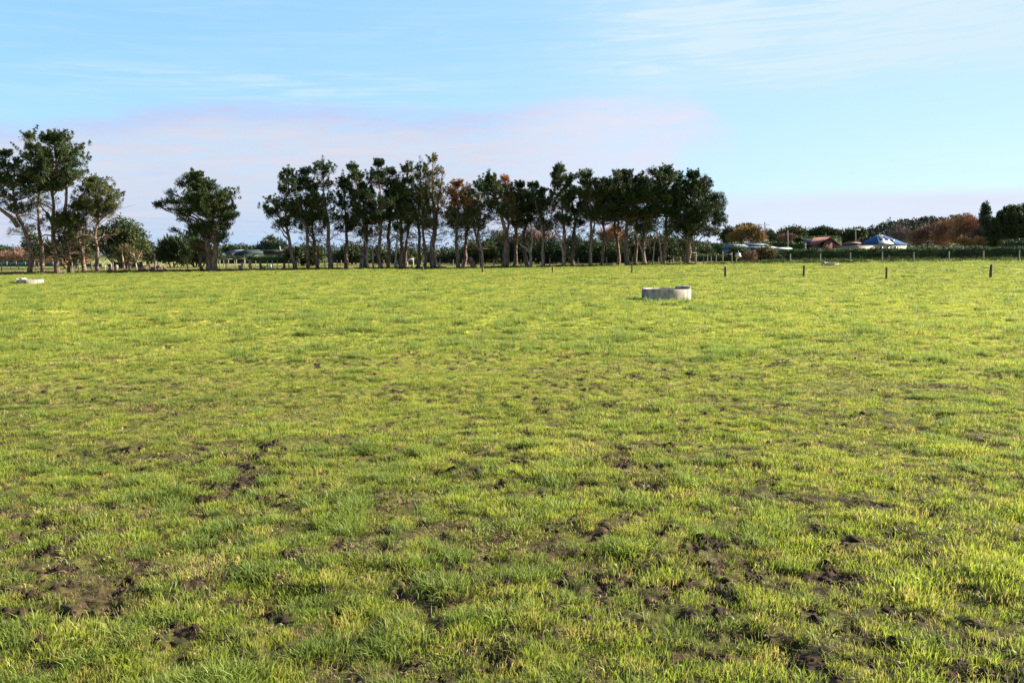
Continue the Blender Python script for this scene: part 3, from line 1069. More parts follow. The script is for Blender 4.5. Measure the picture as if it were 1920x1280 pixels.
ROW = [
 # seed, base, Y, top, hw, cb, label, extra
 (1, 554, 99, (541, 310), (26, 24), 418, 'pine at the left end of the row, reaching low and far to the left', dict(lobes=[(512, 396, 13, 10, 16), (506, 404, 8, 6, 7), (532, 384, 16, 14, 22), (520, 424, 13, 7, 9), (545, 402, 16, 12, 16), (538, 345, 10, 8, 7)], bend=-.8)),
 (2, 577, 100, (573, 312), (24, 24), 412, 'second pine from the left end of the row, pointed and dense', dict(tw=8)),
 (3, 596, 101, (588, 345), (22, 20), 430, 'short leaning pine between two taller pines near the left end of the row', dict(tw=9, fol='pine_olive', nb=24)),
 (4, 620, 99, (606, 293), (27, 27), 415, 'tall light spired pine with clear gaps between its branch tiers', dict(tw=11, nb=32, K=26)),
 (5, 648, 101, (643, 320), (21, 22), 425, 'narrow dark pine just right of the light spired pine', dict(tw=9, fol='pine_dark')),
 (6, 677, 100, (659, 305), (21, 25), 415, 'pine whose bent tip hooks to the left', dict(tw=8, bend=.8, lobes=[(659, 312, 6, 8, 8), (664, 325, 9, 7, 8)])),
 (7, 685, 101, (677, 338), (22, 24), 432, 'short olive pine with messy dead limbs under its crown', dict(tw=9, fol='pine_olive', nb=26, twigs=14)),
 (8, 717, 99, (710, 298), (26, 27), 410, 'dark dense pine left of a slimmer pair of pines', dict(tw=9, fol='pine_dark', nb=40)),
 (9, 728, 101, (735, 313), (22, 22), 412, 'slim pine pressed against the right of a dark dense pine', dict(tw=9)),
 (10, 752, 100, (747, 335), (22, 24), 425, 'brownish olive pine with twiggy lower crown', dict(tw=9, fol='pine_olive', twigs=12)),
 (11, 758, 102, (763, 302), (17, 18), 410, 'slim pine with two small knobbed tips', dict(tw=7, nb=28, lobes=[(769, 308, 5, 5, 5)])),
 (12, 782, 101, (788, 294), (16, 20), 415, 'thin see-through pine left of the tallest pale pine', dict(tw=8, nb=28, K=18, fol='pine_olive')),
 (13, 795, 100, (790, 340), (18, 22), 430, 'low pine with a forked pale trunk in front of the thin see-through pine', dict(tw=8, nb=20, K=20, fol='pine_olive', twigs=12)),
 (14, 814, 100, (812, 288), (21, 22), 418, 'tallest pale brown pine, thin of needles, on a thick dark trunk', dict(tw=14, nb=36, K=20, fol='pale_needle', low=.1, twigs=14)),
 (15, 860, 99, (858, 338), (26, 30), 418, 'rust-topped pine with the brightest orange crown', dict(tw=9, nb=42, K=26, fol='pine_olive', dead=rust858, twigs=16)),
 (16, 866, 102, (880, 352), (24, 24), 420, 'dark low pine right behind the brightest orange crown', dict(tw=9, nb=26, twigs=12)),
 (17, 906, 101, (897, 362), (20, 22), 425, 'low thin olive pine between the two rust-topped pines', dict(tw=8, nb=24, K=16, fol='pale_needle', twigs=16)),
 (18, 944, 99, (916, 318), (27, 22), 392, 'dark-tipped pine leaning left out of a double trunk', dict(tw=14, nb=36, lobes=[(900, 345, 12, 9, 12), (925, 345, 14, 10, 12)], mid=[(945, 430), (932, 395)])),
 (19, 950, 100, (945, 324), (20, 20), 410, 'upright pine with a pale pinkish rust top and bare middle limbs', dict(tw=8, nb=30, K=17, fol='pale_needle', dead=rust940, twigs=18)),
 (20, 963, 102, (975, 338), (18, 24), 415, 'dark round-topped pine right of the pinkish rust top', dict(tw=9, fol='pine_dark', nb=34)),
 (21, 991, 101, (1002, 342), (24, 22), 408, 'broad dark pine above a pale forked dead limb', dict(tw=10, fol='pine_dark', nb=36, bend=-.5)),
 (22, 1019, 100, (1014, 352), (17, 20), 420, 'small dark pine left of the tall twisted pine', dict(tw=8, fol='pine_dark', nb=26)),
 (23, 1056, 99, (1049, 308), (26, 24), 405, 'tall twisted pine with open tiers and a knobbed tip', dict(tw=9, nb=34, lobes=[(1044, 325, 12, 6, 9), (1048, 312, 7, 6, 6)], twigs=12)),
 (24, 1075, 101, (1068, 325), (22, 22), 415, 'pine crowded behind the tall twisted pine', dict(tw=9, fol='pine_dark', nb=28, twigs=12)),
 (25, 1108, 99, (1097, 320), (24, 26), 405, 'dark pine with a flat knobbly top left of the widest crowns', dict(tw=8, nb=36, lobes=[(1087, 330, 9, 7, 8), (1101, 322, 8, 5, 6)])),
 (26, 1126, 101, (1122, 334), (22, 24), 410, 'lower pine tucked against the flat knobbly-topped pine', dict(tw=7, fol='pine_olive', nb=30, twigs=12)),
 (27, 1158, 102, (1144, 330), (24, 26), 405, 'dark pine filling the gap before the broadest crowns', dict(tw=8, fol='pine_dark', nb=36)),
 (28, 1176, 99, (1172, 318), (34, 32), 402, 'broad double-tipped pine spreading fans of bare limbs beneath', dict(tw=11, nb=52, lobes=[(1158, 332, 12, 10, 14), (1150, 360, 18, 14, 18)], twigs=18, fol='pine_dark')),
 (29, 1191, 102, (1199, 324), (22, 26), 415, 'pine wedged between the broad double-tipped pine and the flat-crowned pine', dict(tw=8, nb=34, twigs=12)),
 (30, 1210, 100, (1212, 345), (24, 22), 425, 'lower olive pine with a fat trunk behind a thin pale stem', dict(tw=10, fol='pine_olive', nb=28, twigs=14)),
 (31, 1243, 99, (1246, 308), (34, 30), 400, 'flat wide-crowned tall pine second from the right end of the row', dict(tw=10, nb=56, lobes=[(1224, 322, 12, 9, 14), (1262, 330, 12, 9, 12), (1225, 355, 18, 12, 16)], twigs=12)),
 (32, 1288, 99, (1300, 322), (36, 38), 425, 'massive dark pine closing the right end of the row, hanging low', dict(tw=16, nb=64, K=36, fol='pine_dark', lobes=[(1325, 345, 15, 12, 30), (1343, 382, 18, 24, 80), (1348, 412, 15, 16, 50), (1315, 360, 20, 18, 50), (1330, 435, 22, 10, 44), (1290, 438, 26, 11, 44), (1258, 425, 20, 14, 40), (1300, 395, 38, 24, 110), (1325, 335, 10, 8, 8)], twigs=8)),
]
for (sd0, bpx, Yd, tp_, hw_, cb_, lb, kw) in ROW:
    pine(sd0, bpx, Yd, tp_, hw_, cb_, lb, **kw)

# --- the left group
LG = 'pines at the left edge of the picture'
pine(50, 54, 97, (9, 280), (30, 34), 390, 'leaning pine nearest the left edge, its trunk bent far to the left', group=LG, tw=11, nb=44, K=24, ll=.21,
     mid=[(50, 470), (40, 440), (30, 415), (20, 380), (13, 330)], twigs=14,
     lobes=[(8, 300, 14, 10, 12), (22, 330, 16, 12, 16), (4, 375, 14, 8, 10), (30, 370, 14, 8, 10)],
     byp=fork([(34, 425), (22, 408), (8, 398), (-8, 385)], 5, 2.5, 97))
pine(51, 80, 98, (53, 246), (22, 22), 350, 'thin-topped pale pine, second from the left edge', group=LG, tw=9, nb=38, K=20, ll=.21,
     mid=[(76, 450), (70, 420), (66, 370), (62, 310)], twigs=18, fol='pine',
     lobes=[(52, 262, 12, 8, 9), (60, 285, 14, 8, 10), (48, 325, 14, 9, 12), (45, 432, 24, 8, 20)])
pine(52, 107, 97, (103, 243), (36, 40), 345, 'tallest pine of the left group with a knobbed tip and a forked pale limb', group=LG, tw=12, nb=66, K=30,
     mid=[(101, 460), (99, 420), (98, 360), (100, 300)], twigs=16,
     lobes=[(118, 275, 16, 12, 18), (140, 305, 18, 12, 20), (150, 330, 14, 10, 12), (85, 300, 16, 10, 14), (90, 345, 18, 10, 16), (105, 262, 10, 9, 8)],
     byp=forks(fork([(102, 430), (118, 408), (124, 380), (125, 345)], 4, 2, 96.8), fork([(101, 428), (88, 400), (75, 385)], 2.5, 1, 97.2),
               fork([(97, 442), (85, 440), (72, 446)], 1.6, .8, 96.4), fork([(88, 443), (93, 458)], 1.1, .6, 96.4)))
pine(53, 130, 98, (128, 395), (20, 22), 450, 'short twiggy pine between the tallest left pine and the stump', group=LG, tw=8, nb=22, K=20, fol='pine_olive', mid=[(128, 455), (124, 430)], twigs=20)
pine(54, 156, 98, (150, 372), (26, 26), 440, 'low dark-crowned pine with a swollen split foot', group=LG, tw=11, nb=30, K=26, fol='pine_olive', mid=[(153, 475), (148, 445)], twigs=16)
pine(55, 184, 97, (178, 330), (26, 27), 400, 'rounded sunlit pine at the right of the left group', group=LG, tw=9, nb=52, K=24, fol='pine_olive',
     mid=[(180, 470), (172, 445), (177, 420), (180, 390)], twigs=16,
     lobes=[(210, 365, 14, 12, 18), (215, 390, 12, 9, 12), (160, 355, 14, 10, 12), (190, 350, 16, 12, 14)])

# --- the pine standing alone
pine(60, 404, 97, (370, 322), (30, 30), 400, 'lone wide pine with a curved forked trunk, standing apart between the groups', group=None, tw=15, nb=60, K=34,
     mid=[(402, 480), (406, 455), (403, 430), (396, 412), (385, 380), (374, 350)], twigs=10,
     lobes=[(297, 384, 8, 5, 8), (303, 386, 13, 6, 12), (320, 378, 18, 9, 22), (330, 392, 16, 6, 12), (340, 345, 14, 8, 16), (322, 362, 10, 6, 9), (350, 335, 12, 9, 14),
            (345, 412, 16, 8, 16), (328, 432, 9, 5, 7), (375, 345, 18, 14, 24), (400, 352, 15, 12, 20), (415, 365, 10, 9, 14), (425, 372, 6, 8, 8),
            (360, 380, 30, 20, 95), (405, 388, 22, 20, 80), (432, 405, 10, 8, 12), (443, 402, 5, 5, 6), (425, 418, 12, 10, 16), (415, 445, 12, 14, 24),
            (385, 430, 22, 18, 60), (405, 425, 24, 16, 60), (422, 398, 16, 16, 45), (345, 400, 16, 8, 24), (360, 425, 14, 10, 18), (366, 450, 14, 10, 18)],
     byp=forks(fork([(394, 510), (394, 485), (388, 455), (380, 430)], 9, 3, 97.2), fork([(398, 412), (380, 398), (360, 392), (340, 394)], 4, 1.5, 96.3),
               fork([(406, 458), (418, 438), (428, 415)], 3, 1, 97)))
pine(61, 379, 98.5, (368, 420), (16, 16), 460, 'smaller pine leaning beside the lone wide pine', group=None, tw=8, nb=22, K=26, fol='pine_olive', mid=[(378, 480), (374, 455)], twigs=12)


# --- snags, stumps and dead stems in the rows
def snag(seed, paths, Y, label, cat='dead tree', name='dead_tree', m_='bark_pale', group=None):
    g = np.random.default_rng(seed)
    B = gnd(paths[0][0][0][0], Y)
    root = thing(name, label, cat, B, group)
    mb = MB()
    for k, (pts, r0, r1) in enumerate(paths):
        q = np.array([P(a, b, Y + (0 if k == 0 else g.uniform(-.3, .3))) for a, b in pts])
        if k == 0:
            q[0][2] = B[2] - .1
        t = np.linspace(0, 1, len(q))
        ti = np.linspace(0, 1, len(q) * 3)
        pp = np.stack([np.interp(ti, t, q[:, i]) for i in range(3)], 1)
        pp[1:-1] += g.normal(0, .03, (len(ti) - 2, 3))
        mb.tube(pp, np.linspace(r0, r1, len(ti)) * Y / F * (1 + .1 * g.normal(size=len(ti))), 8)
    if name == 'dead_tree':
        mt = mb
        tipz = [P(p[-1][0], p[-1][1], Y) for p, _, _ in paths]
        for tpt in tipz:
            for q in range(3):
                mt.tube(limb(tpt, tpt + g.normal(0, .35, 3) + np.array((0, 0, .3)), 0, 4, g, .1), np.linspace(.02, .006, 4), 4, cap=False)
    mb.obj('trunk', M[m_], root)
    return root


snag(70, [([(234, 509), (232, 495), (229, 478)], 1.8, 1.3)], 98, 'pale broken-off stem standing right of the left pine group', 'dead tree')
snag(71, [([(257, 508), (254, 490), (250, 475)], 2, 1), ([(255, 492), (262, 478)], 1.2, .6)], 99, 'forked dead sapling in front of the round green tree')
snag(72, [([(208, 509), (206, 495)], 5, 3.2), ([(205, 500), (200, 492)], 2, 1)], 98, 'rough brown stump beside the rounded sunlit pine', 'stump', 'tree_stump', 'bark')
snag(73, [([(215, 509), (219, 497)], 4, 2.6)], 98.4, 'leaning split stump lit orange, right of the brown stump', 'stump', 'tree_stump', 'bark_pale')
snag(74, [([(291, 509), (290, 492), (289, 476)], 2.2, 1.6)], 99, 'tall dark dead stem by the log heap', 'dead tree', 'dead_tree', 'bark')
snag(75, [([(450, 506), (449, 497)], 4, 2.5), ([(452, 504), (453, 492)], 1.6, 1)], 98, 'low ragged stump left of the pale snapped trunk', 'stump', 'tree_stump', 'bark_pale')
snag(76, [([(470, 509), (469, 498), (468, 488)], 3.2, 2.4), ([(468, 490), (461, 484)], 1, .6)], 97.5, 'pale snapped trunk in the gap between the lone pine and the row', 'stump', 'tree_stump', 'bark_pale')
snag(77, [([(492, 506), (489, 498), (487, 490)], 4, 1.6), ([(494, 505), (497, 501)], 3, 2)], 98, 'leaning stump with a torn root plate left of a pale post', 'stump', 'tree_stump', 'bark')
snag(78, [([(533, 505), (533, 494)], 2.6, 2.2)], 98, 'short straight stump at the left foot of the row', 'stump', 'tree_stump', 'bark')
snag(79, [([(690, 504), (688, 480), (686, 455), (680, 440)], 2, 1), ([(688, 485), (676, 474)], 1, .6)], 98, 'thin pale dead stem crossing the dark trunks left of the middle')
snag(80, [([(700, 503), (699, 480), (698, 468)], 1.8, 1.2), ([(698, 470), (690, 466)], 1, .6)], 98, 'short pale dead stem beside the thin dead stem')
snag(81, [([(740, 503), (742, 475), (745, 445), (747, 430)], 2.2, 1.2)], 97.8, 'long pale slanting dead stem near the slim pair of pines')
snag(82, [([(824, 502), (816, 480), (808, 455)], 1.8, .9), ([(817, 482), (822, 470)], 1, .5)], 98.2, 'crossed dead stem leaning on the thick dark trunk')
snag(83, [([(890, 500), (885, 492), (881, 482)], 6, 3)], 98, 'leaning cut stump between the two rust-topped pines', 'stump', 'tree_stump', 'bark')
snag(84, [([(905, 500), (904, 475), (900, 450), (898, 435)], 2.3, 1.1), ([(904, 474), (893, 460)], 1, .6)], 97.8, 'pale dead stem with a side branch left of the double trunk')
snag(85, [([(995, 500), (995, 478), (993, 472), (975, 458)], 3, 1.6), ([(995, 476), (998, 450), (997, 430)], 2, 1.2)], 97.8, 'pale forked dead tree with one thick arm pointing left')
snag(86, [([(1019, 499), (1016, 478), (1018, 450), (1016, 425)], 2.2, 1)], 98, 'straight pale stem right of the pale forked dead tree')
snag(87, [([(1057, 498), (1054, 465), (1052, 450), (1040, 432)], 2.4, 1.1), ([(1054, 455), (1062, 430)], 1.4, .8)], 97.8, 'pale forked stem in front of the tall twisted pine')
snag(88, [([(1109, 498), (1107, 470), (1110, 440)], 2.2, 1.1)], 97.8, 'pale stem in front of the flat knobbly-topped pine')
snag(89, [([(1208, 495), (1206, 475), (1196, 452), (1188, 425)], 2, .9), ([(1206, 476), (1212, 460)], 1, .6)], 97.8, 'thin pale stem before the fat olive trunk')
snag(90, [([(1222, 495), (1226, 470), (1228, 452)], 1.4, .9)], 97.6, 'slim leaning pale pole of a stem near the right end of the row')
snag(91, [([(1241, 494), (1239, 470), (1236, 450)], 2.2, 1.2)], 98, 'pale stem under the flat wide-crowned pine')


def logs():
    B = gnd(280, 100)
    root = thing('log_heap', 'heap of dark cut logs lying behind the fence left of the lone pine', 'log pile', B)
    g = np.random.default_rng(4)
    for k in range(11):
        c = gnd(264 + 3.6 * k + g.uniform(-1, 1), 100 + g.uniform(-.8, .8))
        r = g.uniform(.10, .2)
        a = g.uniform(-.7, .7)
        d = np.array((math.cos(a), math.sin(a), g.uniform(-.1, .35))) * g.uniform(.4, .8)
        c[2] += r + (k % 3) * .15
        MB().tube([c - d, c, c + d], [r, r * .95, r * .85], 9).obj('log', M['bark' if k % 3 else 'bark_pale'], root)


logs()


# ------------------------------------------------------------------ bushes, background trees, hedges
def bush(name, seed, lobes, Y, label, cat, m_, per=9, leaf=.3, wl=.45, n=60, up=.2, trunk=True, group=None, rr=.5, thk=.8, tm='bark', twl=None, stalk=3.5):
    """lobes: (px, py, rx px, ry px) ellipsoids of foliage at distance Y"""
    g = np.random.default_rng(seed)
    m = Y / F
    bx = np.mean([l[0] for l in lobes])
    B = gnd(bx, Y)
    root = thing(name, label, cat, B, group)
    C = []
    mb = MB()
    area = sum(l[2] * l[3] for l in lobes)
    for (px, py, rx, ry) in lobes:
        c0 = P(px, py, Y)
        k = max(6, int(n * rx * ry / area))
        d = g.normal(size=(k, 3))
        d /= np.linalg.norm(d, axis=1, keepdims=True)
        rad = g.random(k) ** .33
        dd = c0 + d * rad[:, None] * np.array([rx * m, rx * m * thk, ry * m])
        C.append(dd)
        s0 = np.array((B[0] + (c0[0] - B[0]) * .3 + g.normal(0, .1), Y + g.normal(0, .1), B[2] - .1))
        mb.tube(limb(s0, c0 - np.array((0, 0, ry * m * .2)), 0, 5, g, .05), np.linspace(stalk * m * .5, .03 * max(1, Y / 200), 5), 6)
        for q in range(5):
            e = dd[g.integers(0, k)]
            mb.tube(limb(s0 + (c0 - s0) * g.uniform(.35, .8), e, 0, 4, g, .06), np.linspace(.05, .02, 4) * max(1, Y / 150), 5, cap=False)
    C = np.vstack(C)
    zz = np.array([float(q) for q in big(C[:, 0], C[:, 1])])
    C[:, 2] = np.maximum(C[:, 2], zz + .15)
    R = np.full(len(C), rr) * g.uniform(.7, 1.3, len(C))
    mb.obj('trunk', M[tm], root)
    leaf_obj('crown', leaf_quads(C, R, per, leaf, leaf * wl, up, seed + 1), M[m_], root)
    return root


# trees and shrubs behind the left group and the gap
bush('willow_tree', 200, [(236, 428, 28, 20), (215, 440, 22, 20), (250, 450, 26, 28), (225, 465, 30, 22), (190, 450, 22, 24), (262, 470, 14, 22)], 122,
     'big round olive green tree behind the fence, between the left pines and the lone pine', 'tree', 'leaf', per=26, leaf=.32, n=420, rr=.7, up=-.3)
bush('conifer_tree', 201, [(276, 472, 12, 20), (288, 480, 9, 14), (270, 462, 8, 12)], 130, 'small dark conifer beside the big round olive tree', 'tree', 'leaf_dark', per=22, n=150, up=.4)
bush('small_tree', 202, [(240, 474, 15, 12), (250, 482, 14, 12), (228, 484, 12, 10)], 110, 'dull brown twiggy small tree in front of the big round olive tree', 'tree', 'pale_needle', per=14, leaf=.5, wl=.12, n=110, up=.7)
bush('flax_bush', 203, [(322, 462, 18, 13), (312, 478, 20, 14), (338, 472, 18, 20)], 118, 'dark spiky bush left of the lone pine', 'bush', 'leaf_dark', per=26, leaf=.6, wl=.2, n=220, up=.8)
bush('dark_bush', 204, [(352, 462, 18, 22), (372, 472, 20, 20), (395, 478, 18, 14), (350, 484, 26, 10)], 122, 'wide black-green bush directly behind the lone pine', 'bush', 'leaf_dark', per=26, n=300, up=.2, rr=.6)
bush('shelter_bush', 205, [(100, 468, 26, 18), (130, 470, 26, 20), (160, 465, 26, 22), (145, 450, 20, 14)], 124, 'loose olive brush filling the back of the left pine group', 'bush', 'pine_olive', per=18, n=300, up=.3, leaf=.35)
bush('shelter_bush', 206, [(60, 455, 16, 18), (75, 470, 18, 16)], 128, 'dark bush seen between the two leftmost trunks', 'bush', 'leaf_dark', per=20, n=140)
bush('brown_shrub', 207, [(10, 482, 22, 9), (42, 478, 18, 10), (70, 482, 16, 8)], 135, 'russet brown shrubs low at the left edge', 'shrub', 'twig_brown', per=14, leaf=.5, wl=.15, n=170, up=.5, stalk=1.5)
bush('brown_shrub', 208, [(88, 486, 16, 7), (112, 486, 16, 7), (160, 488, 14, 7)], 132, 'orange brown shrubs low behind the left pine trunks', 'shrub', 'twig_orange', per=12, leaf=.4, wl=.2, n=130, up=.5, stalk=1.5)
bush('far_trees', 209, [(440, 468, 22, 5), (465, 469, 14, 4)], 260, 'low dark trees above the teal roof', 'trees', 'leaf_dark', per=16, leaf=.7, n=120, rr=1.0, stalk=1)
bush('far_trees', 210, [(10, 470, 26, 5), (-20, 468, 20, 6)], 320, 'thin dark line of far trees at the left edge', 'trees', 'leaf_dark', per=16, leaf=.8, n=110, rr=1.2, stalk=1)
bush('ragged_tree', 211, [(508, 458, 14, 11), (494, 468, 12, 10), (525, 462, 9, 10), (486, 474, 10, 9), (507, 450, 5, 6)], 175, 'ragged blue-green tree rising behind the grey shed', 'tree', 'leaf_blue', per=15, leaf=.5, n=170, rr=.7, up=.4)
bush('dark_bush', 212, [(545, 478, 14, 9), (560, 474, 10, 10)], 120, 'black-green bush at the left foot of the row', 'bush', 'leaf_dark', per=20, n=110)
# brush behind the row
BR = [
 (583, 470, 18, 22, 'leaf_mid', 'narrow green shrub behind the second and third pines of the row'),
 (660, 470, 28, 18, 'leaf_dark', 'rounded grey-green bush showing between trunks left of the middle'),
 (712, 474, 26, 16, 'leaf_dark', 'dark bush behind the slim pair of pines'),
 (765, 476, 26, 16, 'leaf_mid', 'mid green bush behind the slim knobbed pine'),
 (845, 474, 34, 14, 'leaf_dark', 'dark bush in the sky gap under the brightest orange crown'),
 (900, 466, 30, 22, 'leaf_mid', 'tall loose bush behind the leaning cut stump'),
 (935, 460, 26, 30, 'pine_olive', 'olive bush hidden behind the double trunk'),
 (975, 462, 24, 28, 'leaf_dark', 'dark bush behind the pale forked dead tree'),
 (1010, 445, 30, 26, 'twig_brown', 'reddish brown tree behind the pale forked dead tree'),
 (1035, 468, 28, 26, 'leaf_dark', 'dark bush left of the tall twisted pine'),
 (1075, 462, 28, 26, 'leaf_dark', 'dark bush right of the tall twisted pine'),
 (1110, 468, 28, 26, 'leaf_mid', 'green bush behind the flat knobbly-topped pine'),
 (1148, 442, 20, 16, 'twig_orange', 'orange brown tree peeping over the bushes in the right part of the row'),
 (1150, 470, 30, 24, 'leaf_mid', 'green bush below the orange brown tree'),
 (1195, 462, 30, 30, 'leaf_dark', 'dark bush behind the broad double-tipped pine'),
 (1240, 460, 30, 30, 'leaf_dark', 'dark bush behind the flat wide-crowned pine'),
 (1275, 465, 26, 24, 'leaf_dark', 'dark bush behind the massive end pine'),
 (1315, 470, 20, 12, 'leaf_mid', 'green bush right of the massive end pine trunk'),
]
for k, (px, py, rx, ry, mk, lb) in enumerate(BR):
    if px < 890:
        py, ry = py + 6, ry * .7
    elif not mk.startswith('twig'):
        py, ry = py + 3, ry * .85
    tw_ = mk.startswith('twig')
    bush('background_tree' if tw_ else 'background_bush', 230 + k, [(px, py, rx, ry), (px + rx * .5, py + ry * .4, rx * .7, ry * .7), (px - rx * .5, py + ry * .45, rx * .7, ry * .7)],
         122 + (k * 7) % 15, lb, 'tree' if tw_ else 'bush', mk, per=22 if not tw_ else 14, leaf=.34 if not tw_ else .7, wl=.45 if not tw_ else .1, n=230, rr=.65,
         group='brush behind the row of pines', up=.2 if not tw_ else .7)


def hedge(seed, pts, w, h, label, m_='hedge', leaf=.22, dens=60, hv=.12, name='hedge'):
    """clipped hedge along ground points, with an uneven leafy skin"""
    g = np.random.default_rng(seed)
    pts = np.array(pts, float)
    seg = np.linalg.norm(np.diff(pts[:, :2], axis=0), axis=1)
    s = np.concatenate([[0], np.cumsum(seg)])
    n = max(8, int(s[-1] / .8))
    si = np.linspace(0, s[-1], n)
    px = np.interp(si, s, pts[:, 0])
    py = np.interp(si, s, pts[:, 1])
    hh = np.interp(si, s, np.broadcast_to(h, (len(pts),)))
    z = big(px, py)
    hh = hh + (fbm(si * .22, si * 0 + seed, seed, 3) - .5) * hv * 6
    dx, dy = np.gradient(px), np.gradient(py)
    L = np.hypot(dx, dy)
    nx, ny = -dy / L, dx / L
    prof = [(-.5, 0), (-.52, .35), (-.48, .75), (-.36, .93), (0, 1.0), (.36, .93), (.48, .75), (.52, .35), (.5, 0)]
    V = np.stack([np.stack([px + nx * w * a * .86, py + ny * w * a * .86, z - .05 + hh * b * .92], 1) for a, b in prof], 1)
    V += g.normal(0, .06, V.shape)
    k = len(prof)
    i = np.arange(n - 1)[:, None] * k
    j = np.arange(k - 1)[None]
    Q = np.stack([i + j, i + j + 1, i + k + j + 1, i + k + j], -1).reshape(-1, 4)
    V = V.reshape(-1, 3)
    caps = [tuple(range(k)), tuple(range((n - 1) * k, n * k))]
    T = []
    for c in caps:
        T += [(c[0], c[q], c[q + 1]) for q in range(1, k - 1)]
    # leaves on the skin
    nl = int(s[-1] * dens)
    a = g.random(nl) * (n - 1)
    b = g.random(nl) * (k - 1)
    ai, bi = a.astype(int), b.astype(int)
    G3 = V.reshape(n, k, 3)
    fa, fb = (a - ai)[:, None], (b - bi)[:, None]
    p = (G3[ai, bi] * (1 - fa) + G3[np.minimum(ai + 1, n - 1), bi] * fa) * (1 - fb) + (G3[ai, bi + 1] * (1 - fa) + G3[np.minimum(ai + 1, n - 1), bi + 1] * fa) * fb
    LV = leaf_quads(p, np.full(nl, .16), 3, leaf, leaf * .45, .5, seed + 5)
    nq = len(LV) // 4
    o0 = len(V)
    V = np.vstack([V, LV])
    Q = np.vstack([Q, np.arange(nq * 4).reshape(-1, 4) + o0])
    B = (float(px[n // 2]), float(py[n // 2]), float(z[n // 2]))
    o = mesh_obj(name, V, Q, np.array(T), M[m_], None, False, B)
    tag(o, label, 'hedge')
    return o


def hline(a, b, n=6):
    """ground points between two (px, Y) stations"""
    return [gnd(a[0] + (b[0] - a[0]) * t, a[1] + (b[1] - a[1]) * t)[:2] for t in np.linspace(0, 1, n)]


hedge(300, hline((1452, 118), (2050, 116)), 1.8, [1.75, 1.75, 1.75, 1.8, 1.9, 2.1], 'long dark clipped hedge behind the right-hand fence', dens=260, hv=.05, leaf=.17)
hedge(301, hline((1290, 165), (1510, 160)), 2.2, 3.15, 'tall green hedge behind the white-roofed sheds', dens=120, hv=.06, leaf=.3)
hedge(302, hline((1496, 170), (1570, 230)), 2.2, [4.6, 4.7, 5.0, 5.3, 5.6, 5.8], 'dark hedge rising left of the red brick gable', dens=90, hv=.06, leaf=.3)
hedge(303, hline((415, 150), (610, 146)), 2, 1.25, 'low green hedge in front of the teal-roofed building and the grey shed', dens=90, hv=.05)
hedge(304, hline((560, 150), (960, 146)), 2, 1.8, 'dark green hedge line running behind the left half of the row', dens=90, hv=.14, leaf=.3)
hedge(305, hline((960, 150), (1330, 148)), 2.4, 3.6, 'tall dark hedge behind the right half of the row', m_='leaf_dark', dens=120, hv=.3, leaf=.35)
hedge(306, hline((1874, 150), (2100, 150)), 2.6, [3.3, 3.6, 3.7, 3.8, 3.8, 3.8], 'rounded dark hedge at the right edge above the long hedge', dens=120, hv=.1, leaf=.3, m_='leaf_dark')
hedge(307, hline((1270, 128), (1395, 126)), 1.6, 1.15, 'brown-topped low hedge between the timber gate and the sheds', dens=80, hv=.08, m_='leaf_mid')
hedge(308, hline((-60, 142), (150, 140)), 1.6, 1.0, 'dull green low hedge at the left edge', dens=70, hv=.08, m_='leaf_mid')

# shrubs and trees on the right
bush('autumn_shrub', 320, [(1402, 482, 9, 8), (1396, 487, 8, 6), (1411, 480, 8, 9)], 112, 'pinkish brown leafless shrub left of the long hedge', 'shrub', 'twig_brown', per=12, leaf=.35, wl=.15, n=110, up=.7, stalk=1.2, rr=.3)
bush('autumn_shrub', 321, [(1436, 468, 14, 7), (1425, 473, 10, 8), (1448, 474, 12, 7)], 116, 'golden-topped dark shrub where the long hedge begins', 'shrub', 'pale_needle', per=12, leaf=.25, n=110, rr=.3, stalk=1.2)
bush('dark_bush', 322, [(1440, 482, 20, 8), (1420, 484, 14, 7), (1460, 482, 14, 8)], 117, 'dark evergreen bush under the golden-topped shrub', 'bush', 'leaf_dark', per=18, leaf=.25, n=170, rr=.35, stalk=1.2)
bush('dark_bush', 323, [(1385, 470, 14, 7), (1375, 478, 12, 8), (1395, 478, 10, 8)], 124, 'dull green bush in front of the blue shed wall', 'bush', 'leaf_mid', per=18, leaf=.25, n=150, rr=.35, stalk=1.2)
bush('autumn_tree', 324, [(1392, 440, 18, 14), (1412, 438, 16, 15), (1425, 445, 10, 10), (1378, 446, 12, 10)], 215, 'golden brown round tree above the tall green hedge', 'tree', 'twig_gold', per=18, leaf=.55, wl=.35, n=260, rr=.9, stalk=2, up=.3)
bush('far_tree', 325, [(1368, 440, 12, 14), (1360, 448, 10, 10)], 235, 'dark tree left of the golden brown round tree', 'tree', 'leaf_dark', per=18, leaf=.6, n=130, rr=.9, stalk=2)
bush('far_tree', 326, [(1397, 425, 6, 4), (1408, 427, 7, 4), (1386, 428, 5, 3)], 260, 'dark flat-topped crown poking above the golden tree', 'tree', 'leaf_dark', per=18, leaf=.6, n=70, rr=.8, stalk=1.6)
bush('far_tree', 327, [(1441, 440, 7, 8), (1448, 442, 5, 6), (1455, 446, 6, 5)], 250, 'small ragged dark trees under the big pylon', 'tree', 'leaf_blue', per=16, leaf=.6, n=90, rr=.7, up=.6, stalk=1.6)
bush('far_tree', 328, [(1490, 434, 10, 10), (1475, 440, 14, 10), (1500, 442, 10, 10), (1465, 447, 10, 6)], 240, 'dark domed tree behind the tall green hedge', 'tree', 'leaf_mid', per=20, leaf=.6, n=220, rr=.9, stalk=2)
bush('far_tree', 329, [(1474, 447, 14, 6), (1486, 448, 8, 6)], 225, 'pinkish bare tree at the foot of the dark domed tree', 'tree', 'twig_brown', per=12, leaf=.7, wl=.12, n=110, rr=.8, up=.7, stalk=1.2)
